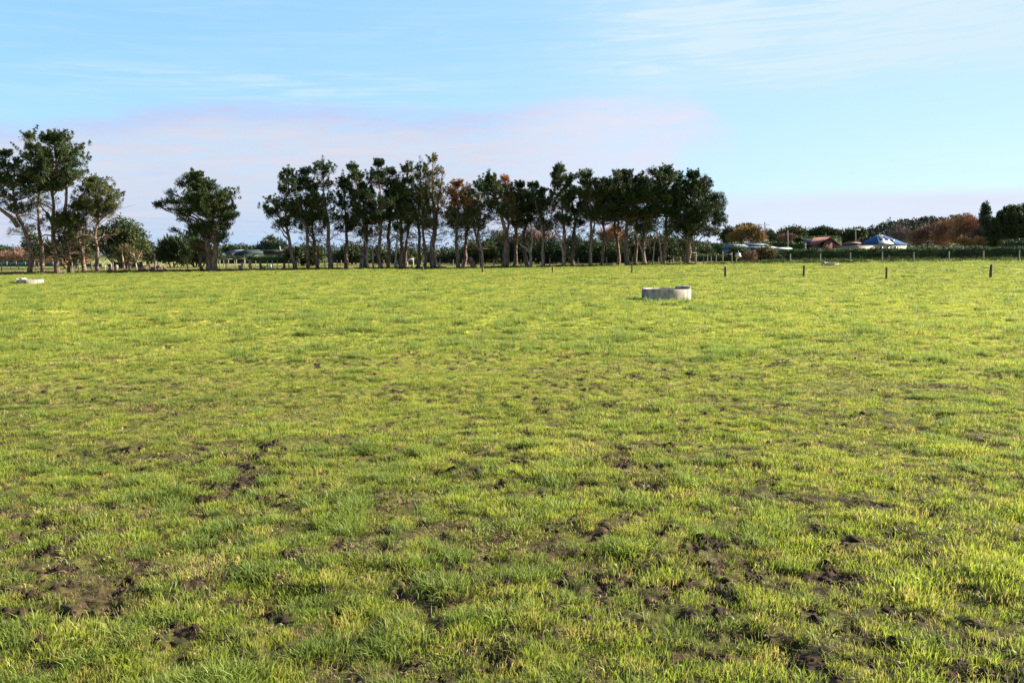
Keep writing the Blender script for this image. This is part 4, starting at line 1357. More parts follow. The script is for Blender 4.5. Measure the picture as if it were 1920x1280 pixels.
bush('far_tree', 330, [(1545, 438, 16, 10), (1528, 440, 14, 9), (1562, 440, 14, 9), (1545, 432, 8, 6)], 290, 'wide dark tree behind the red brick gable', 'tree', 'leaf_dark', per=20, leaf=.7, n=250, rr=1.0, stalk=2)
bush('far_tree', 331, [(1595, 440, 16, 9), (1612, 436, 12, 8), (1578, 446, 12, 8)], 285, 'mid green trees between the two houses', 'trees', 'leaf_mid', per=20, leaf=.7, n=220, rr=1.0, stalk=2)
bush('bare_tree', 332, [(1688, 436, 12, 12), (1676, 444, 10, 9), (1700, 444, 10, 10)], 240, 'leafless pinkish grey tree right of the blue roof', 'tree', 'twig_grey', per=12, leaf=1.0, wl=.07, n=200, rr=.9, up=.9, stalk=2, tm='bark_pale')
bush('bare_tree', 333, [(1735, 440, 20, 14), (1718, 446, 14, 11), (1752, 436, 14, 14)], 225, 'mauve brown leafless tree, first of the brown belt', 'tree', 'twig_brown', per=16, leaf=.9, wl=.09, n=300, rr=.9, up=.8, stalk=2)
bush('bare_tree', 334, [(1775, 432, 18, 18), (1765, 446, 16, 14)], 220, 'reddish brown rounded tree in the middle of the brown belt', 'tree', 'twig_orange', per=17, leaf=.9, wl=.09, n=300, rr=.9, up=.8, stalk=2)
bush('bare_tree', 335, [(1810, 424, 22, 18), (1800, 442, 20, 16), (1830, 428, 14, 16)], 215, 'tallest orange brown tree of the brown belt', 'tree', 'twig_orange', per=17, leaf=.9, wl=.09, n=400, rr=.9, up=.9, stalk=2)
bush('bare_tree', 336, [(1842, 440, 14, 18), (1862, 446, 10, 12), (1825, 448, 16, 11)], 210, 'dark red brown tree around the foot of the spired conifer', 'tree', 'twig_brown', per=16, leaf=.8, wl=.1, n=280, rr=.8, up=.8, stalk=2)
bush('autumn_shrub', 337, [(1806, 452, 8, 7), (1838, 452, 8, 6), (1820, 455, 8, 5)], 200, 'golden shrubs glowing under the brown belt', 'shrub', 'twig_gold', per=14, leaf=.5, wl=.3, n=90, rr=.6, stalk=1.2)
bush('spired_conifer', 338, [(1848, 388, 4, 8), (1847, 402, 8, 10), (1850, 416, 11, 10), (1856, 432, 11, 12), (1858, 448, 10, 10)], 205, 'tall grey-green spired conifer standing above the brown belt', 'tree', 'leaf_blue', per=20, leaf=.5, n=260, rr=.55, up=.5, stalk=2.5)
g0 = np.random.default_rng(66)
for k, (px, top) in enumerate([(1866, 410), (1876, 397), (1886, 388), (1897, 386), (1908, 388), (1919, 386), (1931, 388), (1944, 392)]):
    lab = ['short dark fir touching the right of the spired conifer', 'dark fir second in the right-hand stand', 'dark fir with a thin double tip in the right-hand stand',
           'dark fir in the middle of the right-hand stand', 'dark fir near the right edge with a notch beside it', 'dark fir cut by the right edge',
           'dark fir just beyond the right edge', 'last dark fir beyond the right edge'][k]
    bush('fir_tree', 340 + k, [(px, top + 6, 3, 7), (px, top + 20, 7, 11), (px, top + 38, 9, 14), (px, top + 54, 9, 12)], 200 + (k % 3) * 6, lab, 'tree', 'leaf_dark', per=18, leaf=.55,
         n=190, rr=.6, up=.5, stalk=2, group='dark firs at the right edge')


def far_forest():
    g = np.random.default_rng(12)
    C, R = [], []
    for k in range(900):
        u = g.uniform(1440, 2150)
        Y = g.uniform(380, 640)
        x = (u - 960) / F * Y
        z = float(big(np.array([x]), np.array([Y]))[0])
        hgt = g.uniform(6, 10.5) * (1 + .2 * math.sin(u * .05))
        w = g.uniform(2.2, 4.2)
        for q in range(7):
            C.append((x + g.normal(0, w * .5), Y + g.normal(0, w * .5), z + hgt * (.25 + .75 * q / 7) * g.uniform(.8, 1)))
            R.append(w * (1.05 - .75 * q / 7) * .6)
    for k in range(260):
        u = g.uniform(1712, 1770)
        Y = 560
        x = (u - 960) / F * Y
        zt = P(u, 408 + abs(u - 1737) * .22, Y)[2]
        C.append((x, Y + g.normal(0, 3), zt - g.uniform(0, 6)))
        R.append(1.8)
    for k in range(420):
        u = g.uniform(-300, 1500)
        Y = g.uniform(420, 600)
        x = (u - 960) / F * Y
        for q in range(4):
            C.append((x + g.normal(0, 2), Y, 1 + g.uniform(1, 5)))
            R.append(2.2)
    V = leaf_quads(np.array(C), np.array(R), 18, .95, .55, .3, 77)
    n = len(V) // 4
    o = mesh_obj('far_forest', V, np.arange(n * 4).reshape(-1, 4), None, M['far_wood'])
    tag(o, 'dark far-off wood on the low rise behind the houses', 'forest', kind='stuff')


far_forest()


# ------------------------------------------------------------------ concrete water troughs
def weeds():
    g = np.random.default_rng(44)
    C, R = [], []
    for k in range(5200):
        u, y = g.uniform(1385, 2050), g.uniform(101.5, 111)
        x = (u - 960) / F * y
        f = float(fbm(np.array([x * .9]), np.array([y * 1.3]), 801, 2)[0])
        if f < .52:
            continue
        z = float(big(np.array([x]), np.array([y]))[0])
        C.append((x, y, z + g.uniform(0, .22)))
        R.append(.22)
    for k in range(7000):  # low dark leaf strips added along the fences to imitate their shadow line
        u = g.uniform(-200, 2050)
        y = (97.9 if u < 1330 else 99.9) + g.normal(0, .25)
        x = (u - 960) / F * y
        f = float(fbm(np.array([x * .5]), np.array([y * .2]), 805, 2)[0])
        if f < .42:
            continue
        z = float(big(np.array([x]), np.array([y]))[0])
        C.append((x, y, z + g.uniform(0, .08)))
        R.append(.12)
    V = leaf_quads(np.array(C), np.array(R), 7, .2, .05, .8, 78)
    o = mesh_obj('weeds_and_shadow_line', V, np.arange(len(V)).reshape(-1, 4), None, M['weeds'])
    tag(o, 'rank dark grass and weeds on the bank, and dark leaves imitating the shadow line along the fences', 'weeds', kind='stuff')


M['weeds'] = mat('weed_and_shadow_leaves', (.05, .065, .012), (.018, .026, .007), .8, .9, trans=.2, space='World')
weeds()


def trough(px, Y, r, H, label, block_az, seed, drain_az=None):
    B = gnd(px, Y)
    x0, y0 = B[0], B[1]
    z0 = float(Gz(np.array([x0]), np.array([y0]))[0])
    B = np.array((x0, y0, float(big(np.array([x0]), np.array([y0]))[0])))
    root = thing('water_trough', label, 'water trough', B, 'round concrete water troughs')
    g = np.random.default_rng(seed)
    n = 72
    t = np.arange(n) * 2 * math.pi / n
    th = .085
    prof = [(r * 1.012, -.12), (r * 1.012, .0), (r, .06), (r * .995, H - .03), (r * .99 - .012, H), (r - th + .012, H), (r - th, H - .015), (r - th - .02, .08), (0.001, .08)]
    V = np.array([[(a * math.cos(q), a * math.sin(q), b) for q in t] for a, b in prof])
    V[:, :, 2] += (V[:, :, 2] > H * .7) * .006 * np.sin(t * 3 + 1)[None]
    k = len(prof)
    i = np.arange(k - 1)[:, None] * n
    j = np.arange(n)[None]
    Q = np.stack([i + j, i + (j + 1) % n, i + n + (j + 1) % n, i + n + j], -1).reshape(-1, 4)
    mesh_obj('basin', V.reshape(-1, 3), Q, None, M['concrete'], root, False)
    wr = r - th + .0
    W = [(wr * math.cos(q), wr * math.sin(q), H - .13) for q in t] + [(0, 0, H - .13)]
    mesh_obj('water', W, None, [(q, (q + 1) % n, n) for q in range(n)], M['water'], root)
    # cast cover over the float valve: a raised sector of the rim
    a0, a1 = block_az
    aa = np.linspace(a0, a1, 9)
    ro, ri, zt = r * .985, r * .58, H + .085
    vs_ = []
    for q in aa:
        c, s = math.cos(q), math.sin(q)
        vs_ += [(ro * c, ro * s, H - .04), (ro * c * .99, ro * s * .99, zt - .01), ((ro - .05) * c, (ro - .05) * s, zt + .015), ((ri + .03) * c, (ri + .03) * s, zt), (ri * c, ri * s, H - .04)]
    m_ = len(aa)
    Qb, Tb = [], []
    for q in range(m_ - 1):
        for w in range(5):
            Qb.append((q * 5 + w, (q + 1) * 5 + w, (q + 1) * 5 + (w + 1) % 5, q * 5 + (w + 1) % 5))
    for e in (0, (m_ - 1) * 5):
        Tb += [(e, e + 1, e + 2), (e, e + 2, e + 3), (e, e + 3, e + 4)]
    mesh_obj('float_cover', vs_, Qb, Tb, M['concrete'], root)
    da = drain_az if drain_az is not None else -math.pi / 2 + .35
    dx = np.array((math.cos(da), math.sin(da), 0))
    MB().tube([B + dx * (r - .02) + (0, 0, .07), B + dx * (r + .016) + (0, 0, .07)], [.028, .026], 12).obj('drain_plug', M['concrete_dark'], root)
    return root


trough(1250, 35.35, .955, .40, 'large round concrete trough nearest the camera, right of centre', (-.35, .75), 1, -math.pi / 2 + .62)
trough(55.5, 56.0, .75, .27, 'low round concrete trough in the grass at the left edge', (2.5, 3.7), 2)
trough(1556, 85.0, .76, .27, 'small far concrete trough just in front of the right-hand fence', (1.6, 2.6), 3)


# ------------------------------------------------------------------ fences
def fence(name, label, posts, mk, wires=(.3, .6, .9), r=.06, wr=.0025, depth=None, sq=False, wm='wire', ends=True):
    """posts: (px, top py, base py); depth None = stand where the ground is seen at the base pixel"""
    pp = []
    for (px, ty, by) in posts:
        b = hit(px, by) if depth is None else gnd(px, depth(px) if callable(depth) else depth)
        h = (by - ty) * b[1] / F
        pp.append((b, h))
    root = thing(name, label, 'fence', pp[0][0])
    g = np.random.default_rng(len(posts))
    for b, h in pp:
        mb = MB()
        tl = g.normal(0, .02, 2) * h
        rr_ = r * g.uniform(.85, 1.15)
        mb.tube([b + (0, 0, -.2), b + (0, 0, .02), b + (tl[0] * .9, tl[1], h * .96), b + (tl[0], tl[1], h)], [rr_ * 1.03, rr_ * 1.03, rr_, rr_ * .9], 4 if sq else 10)
        mb.obj('post', M[mk], root)
    for w in wires:
        mb = MB()
        for (b0, h0), (b1, h1) in zip(pp[:-1], pp[1:]):
            q0, q1 = b0 + (0, -r, h0 * w), b1 + (0, -r, h1 * w)
            mm = (q0 + q1) / 2 - (0, 0, .02)
            mb.tube([q0, mm, q1], wr, 5)
        mb.obj('wire', M[wm], root)
    return root


fence('electric_fence', 'low electric fence of short dark posts crossing the paddock beyond the large trough',
      [(793, 500, 508), (905, 500, 512), (1036, 500, 513), (1185, 497, 513), (1360, 500, 519), (1507, 498, 520), (1662, 501, 524), (1857, 496, 523), (2060, 494, 524)],
      'post_dark', wires=(.86,), r=.075, wr=.003)
fence('row_fence', 'post and wire fence along the foot of the pines',
      [(-40, 493, 514), (3, 493, 514), (57, 491, 513), (67, 497, 513), (136, 491, 513), (148, 493, 512), (172, 491, 511), (212, 491, 511), (243, 492, 511), (280, 487, 510), (306, 497, 509), (352, 487, 510), (424, 486, 507), (455, 490, 507), (502, 487, 507), (511, 488, 507), (542, 487, 507),
       (609, 485, 505), (632, 486, 505), (680, 484, 504), (712, 485, 504), (745, 486, 503), (772, 486, 503), (825, 485, 503), (867, 485, 502), (926, 484, 501), (977, 485, 501), (1031, 482, 500), (1084, 482, 499),
       (1137, 480, 498), (1158, 480, 497), (1185, 479, 496), (1206, 479, 496), (1234, 478, 495), (1262, 477, 495), (1276, 478, 494)],
      'post', depth=97.6, r=.055)
fence('gate_side_fence', 'short run of pale posts between the timber gate and the sheds',
      [(1319, 472, 491), (1326, 473, 493), (1333, 474, 490), (1342, 472, 489), (1380, 479, 493)], 'post', depth=100.5, r=.05)
fence('right_fence', 'post and wire fence in front of the long dark hedge',
      [(1380, 479, 492), (1481, 472, 491), (1537, 472, 491), (1594, 471, 491), (1653, 470, 491), (1712, 470, 490), (1778, 469, 490), (1843, 469, 490), (1910, 467, 489), (1980, 466, 489), (2050, 466, 489)],
      'post', depth=100.0, r=.07)
fence('back_paddock_fence', 'far line of thin pale stakes in the rough paddock behind the lone pine',
      [(20, 492, 504), (35, 491, 503), (170, 492, 504), (240, 492, 503), (333, 488, 500), (341, 488, 500), (372, 488, 500), (400, 487, 499), (420, 487, 500), (440, 488, 500), (460, 487, 500), (480, 489, 500), (520, 488, 500), (560, 487, 499), (600, 487, 499), (640, 487, 498),
       (680, 486, 498), (720, 486, 497), (760, 486, 497), (800, 486, 496), (850, 485, 496), (900, 485, 496), (950, 484, 495)],
      'post', depth=122, r=.05)


def rails(name, label, cat, posts, bars, Y, m_='post', r=.05):
    root = thing(name, label, cat, gnd(posts[0][0], Y))
    for (px, ty, by) in posts:
        b = gnd(px, Y)
        t = P(px, ty, Y)
        MB().tube([b - (0, 0, .15), t], r, 8).obj('post', M[m_], root)
    for (x0, y0, x1, y1, rb) in bars:
        MB().tube([P(x0, y0, Y - .06), P((x0 + x1) / 2, (y0 + y1) / 2 + .3, Y - .06), P(x1, y1, Y - .06)], rb, 6).obj('rail', M[m_], root)
    return root


rails('timber_gate', 'timber framed gate leaning against the massive end pine', 'gate', [(1285, 475, 494), (1305, 474, 492)],
      [(1285, 475, 1306, 474, .07), (1286, 480, 1305, 479.5, .035), (1286, 484, 1305, 483.5, .035), (1286, 488, 1305, 487.5, .035), (1289, 490, 1303, 477, .03)], 98.6, 'wood', .075)
rails('goal_frame', 'pale frame of two posts and a crossbar by the low hedge', 'frame', [(1355, 472, 489), (1372, 473, 487)], [(1355, 476.5, 1372, 476.5, .045)], 104, 'post', .06)
rails('pipe_pen', 'light metal pipe pen behind the log heap', 'pen', [(293, 488, 497), (303, 488, 497), (314, 488, 497), (326, 488, 497)],
      [(293, 488.3, 326, 488.3, .03), (293, 491, 326, 491, .02), (293, 494, 326, 494, .02)], 128, 'steel', .03)
rails('horse_rail', 'long pale horizontal rail on posts behind the lone pine', 'rail fence', [(412, 486, 503), (428, 486, 503), (443, 486, 503), (458, 484, 503)],
      [(410, 486, 436, 485.5, .06), (436, 485.5, 462, 484.5, .06)], 112, 'post', .06)
rails('white_frame', 'small white frame standing among the left pine trunks', 'frame', [(197, 495, 506), (204, 495, 506)], [(197, 495.5, 204, 495.5, .07)], 108, 'white', .05)
rails('sheep_trough_frame', 'white topped feed rack behind the row left of the thick dark trunk', 'feed rack', [(764, 487, 500), (775, 487, 500)],
      [(763, 486, 776, 486, .12), (764, 488.5, 775, 488.5, .08)], 106, 'white', .05)


def windbreak(label, x0, x1, yt, yb, Y, n):
    root = thing('windbreak_screen', label, 'screen', gnd(x0, Y))
    a, b = gnd(x0, Y), gnd(x1, Y)
    zt = P(x0, yt, Y)[2]
    mb = MB()
    N_ = 24
    for k in range(N_):
        t0, t1 = k / N_, (k + 1) / N_
        p0, p1 = a + (b - a) * t0, a + (b - a) * t1
        o0, o1 = .05 * math.sin(k * 1.7), .05 * math.sin((k + 1) * 1.7)
        V = []
        for (p, o) in ((p0, o0), (p1, o1)):
            for dy in (-.01, .01):
                V += [(p[0], p[1] + o + dy, p[2] + .1), (p[0], p[1] + o + dy, zt + o * .8)]
        mb.add(V, [(0, 4, 5, 1), (2, 3, 7, 6), (1, 5, 7, 3), (0, 2, 6, 4)])
    mb.obj('cloth', M['teal'], root)
    for k in range(n):
        p = a + (b - a) * k / (n - 1)
        MB().tube([p + (0, -.12, -.1), (p[0], p[1] - .12, zt + .15)], .05, 8).obj('post', M['post'], root)
    return root


windbreak('teal windbreak cloth on pale posts low at the left edge', -20, 118, 492, 503, 130, 9)
windbreak('teal windbreak cloth behind the stumps of the left group', 212, 268, 491, 499, 122, 4)
windbreak('teal cloth panel among the left pine trunks', 160, 192, 494, 502, 126, 3)


# ------------------------------------------------------------------ houses and sheds
def prism(mb, poly, y0, y1):
    """extrude a polygon given in x,z along y"""
    n = len(poly)
    V = [(x, y0, z) for x, z in poly] + [(x, y1, z) for x, z in poly]
    Q = [(k, (k + 1) % n, n + (k + 1) % n, n + k) for k in range(n)]
    T = [(0, k + 1, k) for k in range(1, n - 1)] + [(n, n + k, n + k + 1) for k in range(1, n - 1)]
    mb.add(V, Q, T)


def xz(px, py, Y):
    p = P(px, py, Y)
    return (p[0], p[2])


def blue_house():
    Y = 170
    g_ = gnd(1655, Y)
    root = thing('blue_roofed_house', 'cream house with a blue hipped roof and dark solar panels above the long hedge', 'house', g_)
    L = P(1610, 457, 175)
    Cn = P(1647, 457.5, 165)
    Rc = P(1703, 457.5, 171)
    ze = Cn[2]
    L[2] = Rc[2] = ze
    Bk = L + Rc - Cn
    RA = P(1643, 440.5, 170)
    RB = P(1659, 440.5, 173)
    RB[2] = RA[2]
    low = []
    cen = (L + Cn + Rc + Bk) / 4
    for p in (L, Cn, Rc, Bk):
        q = cen + (p - cen) * .93
        low.append(q)
    V = [(q[0], q[1], g_[2] - .1) for q in low] + [(q[0], q[1], ze - .02) for q in low]
    mesh_obj('wall', V, [(0, 1, 5, 4), (1, 2, 6, 5), (2, 3, 7, 6), (3, 0, 4, 7)], None, M['wall_cream'], root, False, tuple(root.location))
    V = [L, Cn, Rc, Bk, RA, RB]
    mesh_obj('roof', V, [(3, 0, 4, 5), (0, 3, 2, 1), (1, 2, 5, 4)], [(0, 1, 4), (2, 3, 5)], M['roof_blue'], root, False, tuple(root.location))

    def on(u, v, lift):
        a_ = Cn * (1 - u) + Rc * u
        b_ = RA * (1 - u) + RB * u
        return a_ * (1 - v) + b_ * v + np.array((.1, -.3, 1)) * lift

    def slab(name, uv, lift, th, mk):
        q = [on(u, v, lift) for u, v in uv]
        q2 = [k - np.array((.1, -.3, 1)) * th for k in q]
        mesh_obj(name, q + q2, [(0, 1, 2, 3), (4, 7, 6, 5), (0, 4, 5, 1), (1, 5, 6, 2), (2, 6, 7, 3), (3, 7, 4, 0)], None, M[mk], root, False, tuple(root.location))
    slab('pale_roof_sheet', [(.02, .02), (.52, .02), (.70, .98), (.02, .98)], .06, .05, 'roof_white')
    slab('solar_panel', [(.10, .36), (.36, .36), (.40, .90), (.06, .90)], .16, .06, 'solar')
    slab('solar_panel', [(.38, .36), (.60, .36), (.62, .80), (.42, .86)], .16, .06, 'solar')
    slab('solar_panel', [(.62, .30), (.74, .30), (.72, .66), (.64, .66)], .16, .06, 'solar')
    for u in (.12, .36, .62):
        q = (low[1] * (1 - u) + low[2] * u)
        d_ = (low[2] - low[1])
        MB().box((q[0] + .03, q[1] - .06, ze - .75), (1.1, .12, .7), rz=math.atan2(d_[1], d_[0])).obj('window', M['glass'], root)
    MB().box((RA[0] + 1.1, 171.5, RA[2] + .1), (.3, .3, .6)).obj('chimney', M['brick'], root)


blue_house()


def red_house():
    Y = 168
    B = gnd(1548, Y)
    root = thing('brick_house', 'salmon brick gabled house with a dark roof and skylight', 'house', B)
    # dark main roof block left, brick gable right
    x0, z0 = xz(1514, 460, Y)
    x1, _ = xz(1560, 460, Y)
    _, zt = xz(1540, 447.5, Y)
    d = 9
    mb = MB()
    mb.box(((x0 + x1) / 2 + .3, Y + d / 2, (B[2] + z0) / 2), (x1 - x0 - 1.2, d, z0 - B[2]))
    mb.obj('wall', M['brick'], root)
    V = [(x0 - .4, Y - .3, z0 - .1), (x1, Y - .3, z0 - .1), (x1, Y + d, z0 - .1), (x0 - .4, Y + d, z0 - .1), (x0 + .6, Y + 4, zt), (x1, Y + 4, zt)]
    mesh_obj('roof', V, [(0, 1, 5, 4), (2, 3, 4, 5), (0, 3, 2, 1)], [(3, 0, 4), (1, 2, 5)], M['roof_dark'], root, False, tuple(root.location))
    # skylight
    a = np.array(V[0]) * .35 + np.array(V[1]) * .65
    b = np.array(V[4]) * .35 + np.array(V[5]) * .65
    q0, q1 = a + (b - a) * .45, a + (b - a) * .8
    q = [q0 + (-.5, -.05, .08), q0 + (.3, -.05, .08), q1 + (.9, -.05, .08), q1 + (.1, -.05, .08)]
    mesh_obj('skylight', q + [k - np.array((0, 0, .08)) for k in q], [(0, 1, 2, 3), (4, 7, 6, 5), (0, 4, 5, 1), (1, 5, 6, 2), (2, 6, 7, 3), (3, 7, 4, 0)], None, M['roof_grey'], root, False, tuple(root.location))
    gy = Y - 3.5
    poly = [xz(1530, 463.5, gy), xz(1579, 463.5, gy), xz(1575, 461, gy), xz(1561, 453, gy), xz(1560.5, 451, gy), xz(1554, 447.5, gy), xz(1546, 453, gy), xz(1545, 456, gy), xz(1532, 460.5, gy)]
    low = [(poly[0][0], B[2]), (poly[1][0], B[2])] + poly[2:]
    mb = MB()
    prism(mb, low, gy, gy + 7)
    mb.obj('gable', M['brick'], root)
    mb = MB()
    a_, b_, c_ = xz(1531, 461.2, gy), xz(1554, 447, gy), xz(1576, 461.2, gy)
    for (p, q_) in ((a_, b_), (b_, c_)):
        mb.add([(p[0], gy - .3, p[1] + .1), (q_[0], gy - .3, q_[1] + .1), (q_[0], gy + 8, q_[1] + .1), (p[0], gy + 8, p[1] + .1),
                (p[0], gy - .3, p[1] + .28), (q_[0], gy - .3, q_[1] + .28), (q_[0], gy + 8, q_[1] + .28), (p[0], gy + 8, p[1] + .28)],
               [(0, 3, 2, 1), (4, 5, 6, 7), (0, 1, 5, 4), (1, 2, 6, 5), (2, 3, 7, 6), (3, 0, 4, 7)])
    mb.obj('gable_roof', M['brick'], root)


red_house()


def shed_block(label, px0, px1, pye, pyr, Y, d, wall, roof, name='shed', win=None, hip=.0, apex=.5):
    x0, ze = xz(px0, pye, Y)
    x1, _ = xz(px1, pye, Y)
    _, zr = xz(px0, pyr, Y + d / 2)
    B = gnd((px0 + px1) / 2, Y)
    root = thing(name, label, 'shed' if name == 'shed' else 'building', B)
    mb = MB()
    mb.box(((x0 + x1) / 2, Y + d / 2, (B[2] - .1 + ze) / 2), (x1 - x0, d, ze - B[2] + .1))
    mb.obj('wall', M[wall], root)
    e = .35
    hx = hip * (x1 - x0)
    V = [(x0 - e, Y - e, ze + .01), (x1 + e, Y - e, ze + .01), (x1 + e, Y + d + e, ze + .01), (x0 - e, Y + d + e, ze + .01), (x0 - e + hx, Y + d * apex, zr), (x1 + e - hx, Y + d * apex, zr)]
    mesh_obj('roof', V, [(0, 1, 5, 4), (2, 3, 4, 5), (0, 3, 2, 1)], [(3, 0, 4), (1, 2, 5)], M[roof], root, False, tuple(root.location))
    for (wx, wy, ww, wh) in (win or []):
        c = P(wx, wy, Y)
        f = MB().box((c[0], Y - .03, c[2]), (ww, .1, wh)).obj('window', M['glass'], root)
    return root


shed_block('blue-grey shed with a pale roof at the left of the low white-roofed group', 1374, 1402, 464, 458, 140, 7, 'roof_grey', 'roof_grey', win=[(1383, 467, 1.1, .5)])
shed_block('long low cream shed with a bright white roof behind the autumn shrubs', 1402, 1456, 464.5, 462.5, 136, 6, 'wall_cream', 'roof_white', win=[(1414, 467, 1.0, .4), (1440, 467, 1.0, .4)])
shed_block('dark shed with a white ridge and skylight strip behind the long low shed', 1408, 1446, 462, 456.5, 146, 8, 'roof_dark', 'roof_grey', hip=.1)
shed_block('white tunnel-roofed shed at the left start of the long hedge', 1456, 1486, 468, 464, 134, 5, 'white', 'roof_white')
shed_block('low white lean-to left of the blue-roofed house', 1586, 1640, 461.5, 460.3, 158, 5, 'wall_cream', 'roof_grey')
shed_block('small brown-roofed shed between the brick house and the blue-roofed house', 1600, 1618, 457.5, 454, 176, 6, 'roof_dark', 'twig_brown')
shed_block('low building with a pale teal roof seen between the lone pine and the row', 440, 478, 476, 468, 165, 10, 'roof_dark', 'roof_teal', 'low_building', hip=.2)
shed_block('low building with a blue-grey roof left of the pale teal roof', 424, 446, 474, 468, 172, 10, 'wall_grey', 'roof_grey', 'low_building', hip=.25)


def grey_shed():
    Y = 155
    B = gnd(515, Y)
    root = thing('grey_shed', 'flat-fronted grey timber shed left of the row of pines', 'shed', B)
    x0, zt = xz(494, 470.5, Y)
    x1, _ = xz(536, 470.5, Y)
    mb = MB().box(((x0 + x1) / 2, Y + 3, (B[2] + zt) / 2), (x1 - x0, 6, zt - B[2]))
    for k in range(22):
        xx = x0 + (x1 - x0) * (k + .5) / 22
        mb.box((xx, Y - .015, (B[2] + zt) / 2), (.05, .04, zt - B[2] - .1))
    mb.obj('wall', M['wall_grey'], root)
    MB().box(((x0 + x1) / 2, Y + 2.8, zt + .09), (x1 - x0 + .8, 7, .18)).obj('roof', M['roof_grey'], root)
    MB().box(((x0 + x1) / 2, Y - .12, zt - .25), (x1 - x0 + .1, .08, .4)).obj('fascia', M['roof_dark'], root)
    c = P(513, 474, Y)
    MB().box((c[0], Y - .06, (B[2] + zt) / 2 - .3), (.25, .06, zt - B[2] - .7)).obj('door_post', M['roof_dark'], root)
    c = P(519, 465, Y)
    MB().tube([(c[0], Y + 2, zt), (c[0], Y + 2, zt + .8)], .16, 10).obj('flue', M['white'], root)


grey_shed()


# ------------------------------------------------------------------ poles, pylons and small things
def pylon(px, Y, top, base_w, label, wires=None):
    B = gnd(px, Y)
    H = P(px, top, Y)[2] - B[2]
    root = thing('pylon', label, 'pylon', B)
    mb = MB()
    r = .16 * Y / 900
    w0, w1 = base_w, base_w * .16

    def wv(t):
        return (w0 + (w1 - w0) * min(1, t / .75)) / 2
    L = np.linspace(0, 1, 9)
    for sx in (-1, 1):
        for sy in (-1, 1):
            mb.tube([B + np.array((sx * wv(t), sy * wv(t), H * t)) for t in L], r, 4)
    for a, b in zip(L[:-1], L[1:]):
        for s in (-1, 1):
            mb.tube([B + np.array((s * wv(a), -wv(a), H * a)), B + np.array((-s * wv(b), -wv(b), H * b))], r * .6, 4)
            mb.tube([B + np.array((s * wv(a), wv(a), H * a)), B + np.array((-s * wv(b), wv(b), H * b))], r * .6, 4)
    mb.obj('tower', M['steel'], root)
    arms = []
    for t, l in ((.66, .24), (.78, .30), (.90, .22)):
        mb = MB()
        for s in (-1, 1):
            e = B + np.array((s * H * l, 0, H * t))
            mb.tube([B + np.array((0, 0, H * (t + .03))), e], r * .8, 4)
            mb.tube([B + np.array((0, 0, H * (t - .015))), e], r * .8, 4)
            mb.tube([e, e - (0, 0, H * .04)], r * .7, 4)
            arms.append(e - (0, 0, H * .04))
        mb.obj('crossarm', M['steel'], root)
    return root, arms, H


pr, arms, HP = pylon(1432, 900, 416, 6.5, 'tall lattice pylon above the small ragged trees')
for e in arms:
    q0 = np.array(e)
    q1 = q0 + np.array((-620., -380, 0))
    t = np.linspace(0, 1, 15)[:, None]
    pp = q0 + (q1 - q0) * t
    pp[:, 2] -= 6 * 4 * t[:, 0] * (1 - t[:, 0])
    MB().tube(pp, .035, 4).obj('power_line', M['steel'], pr)
pylon(1508, 1300, 424, 6.5, 'fainter second lattice pylon right of the tall one')
pylon(1515, 1500, 425, 6.5, 'faintest lattice pylon beside the second one')


def pole(px, Y, top, label, arm=True, r=.13, m_='post'):
    B = gnd(px, Y)
    T = P(px, top, Y)
    root = thing('power_pole', label, 'power pole', B)
    MB().tube([B - (0, 0, .3), T], [r * 1.2, r * .8], 10).obj('shaft', M[m_], root)
    if arm:
        mb = MB()
        mb.box(T - (0, .15, .35), (2.4, .12, .16))
        for k in (-1, -.35, .35, 1):
            mb.tube([T + (k * 1.05, -.15, -.3), T + (k * 1.05, -.15, .02)], .06, 6)
        mb.obj('crossarm', M['white'], root)
    return root


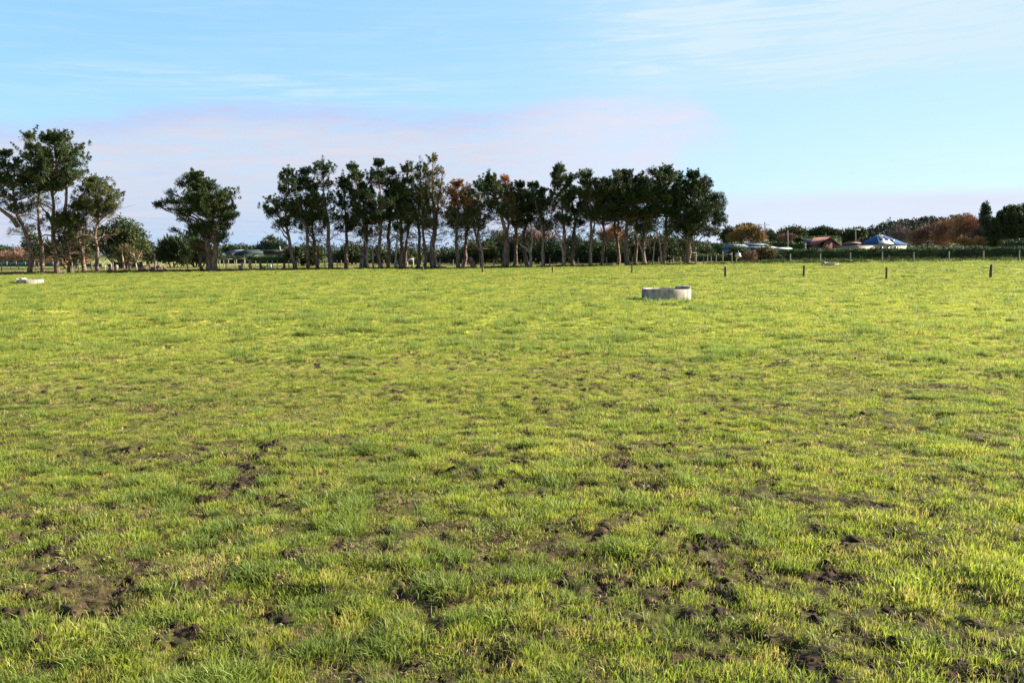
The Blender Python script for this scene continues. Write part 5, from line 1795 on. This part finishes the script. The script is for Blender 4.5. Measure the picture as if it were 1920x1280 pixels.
pole(1604, 230, 428, 'pale wooden power pole with a white crossarm between the houses', m_='post', r=.13)
pole(1477, 158, 431, 'slim bare power pole above the tall green hedge', arm=False, r=.09)


def white_bag_post():
    B = gnd(1381, 99.5)
    root = thing('feed_bag', 'crumpled white bag caught on a post beside the brown shrub', 'bag', P(1384, 479, 99.3))
    g = np.random.default_rng(3)
    nu, nv = 10, 7
    V = []
    for j in range(nv + 1):
        for i in range(nu):
            t, p = j / nv * math.pi, i / nu * 2 * math.pi
            rr_ = .26 * (1 + .35 * g.normal())
            V.append((rr_ * 1.3 * math.sin(t) * math.cos(p), rr_ * .6 * math.sin(t) * math.sin(p), rr_ * math.cos(t)))
    Q = [(j * nu + i, (j + 1) * nu + i, (j + 1) * nu + (i + 1) % nu, j * nu + (i + 1) % nu) for j in range(nv) for i in range(nu)]
    mesh_obj('cloth', V, Q, None, M['white'], root)


white_bag_post()


def drum(px, Y, r, h, m_, label, name='plastic_drum'):
    B = gnd(px, Y)
    root = thing(name, label, 'drum', B)
    MB().tube([B, B + (0, 0, .03), B + (0, 0, h * .35), B + (0, 0, h * .37), B + (0, 0, h * .65), B + (0, 0, h * .67), B + (0, 0, h)], [r * .94, r, r, r * 1.05, r * 1.05, r, r * .95], 16).obj('barrel', M[m_], root)
    MB().tube([B + (0, 0, h), B + (0, 0, h + .04)], r * .85, 16).obj('lid', M[m_], root)


M['pale_blue'] = mat('pale_blue_plastic', (.22, .36, .40), (.18, .31, .35), .5, 3)
drum(508, 108, .2, .5, 'pale_blue', 'pale blue drum standing in the rough paddock left of the row')


def boards():
    B = gnd(1396, 103)
    root = thing('board_stack', 'weathered boards lying on the grass below the brown shrub', 'timber', B)
    for k in range(3):
        c = P(1392 + 5 * k, 487 + k, 103 - k * .3)
        z = float(big(np.array([c[0]]), np.array([c[1]]))[0])
        MB().box((c[0], c[1], z + .12 + .05 * (2 - k)), (1.6, .35, .05), rz=.2 * (k - 1), tilt=.08).obj('board', M['wood'], root)


boards()

print('script done, objects', len(bpy.data.objects))
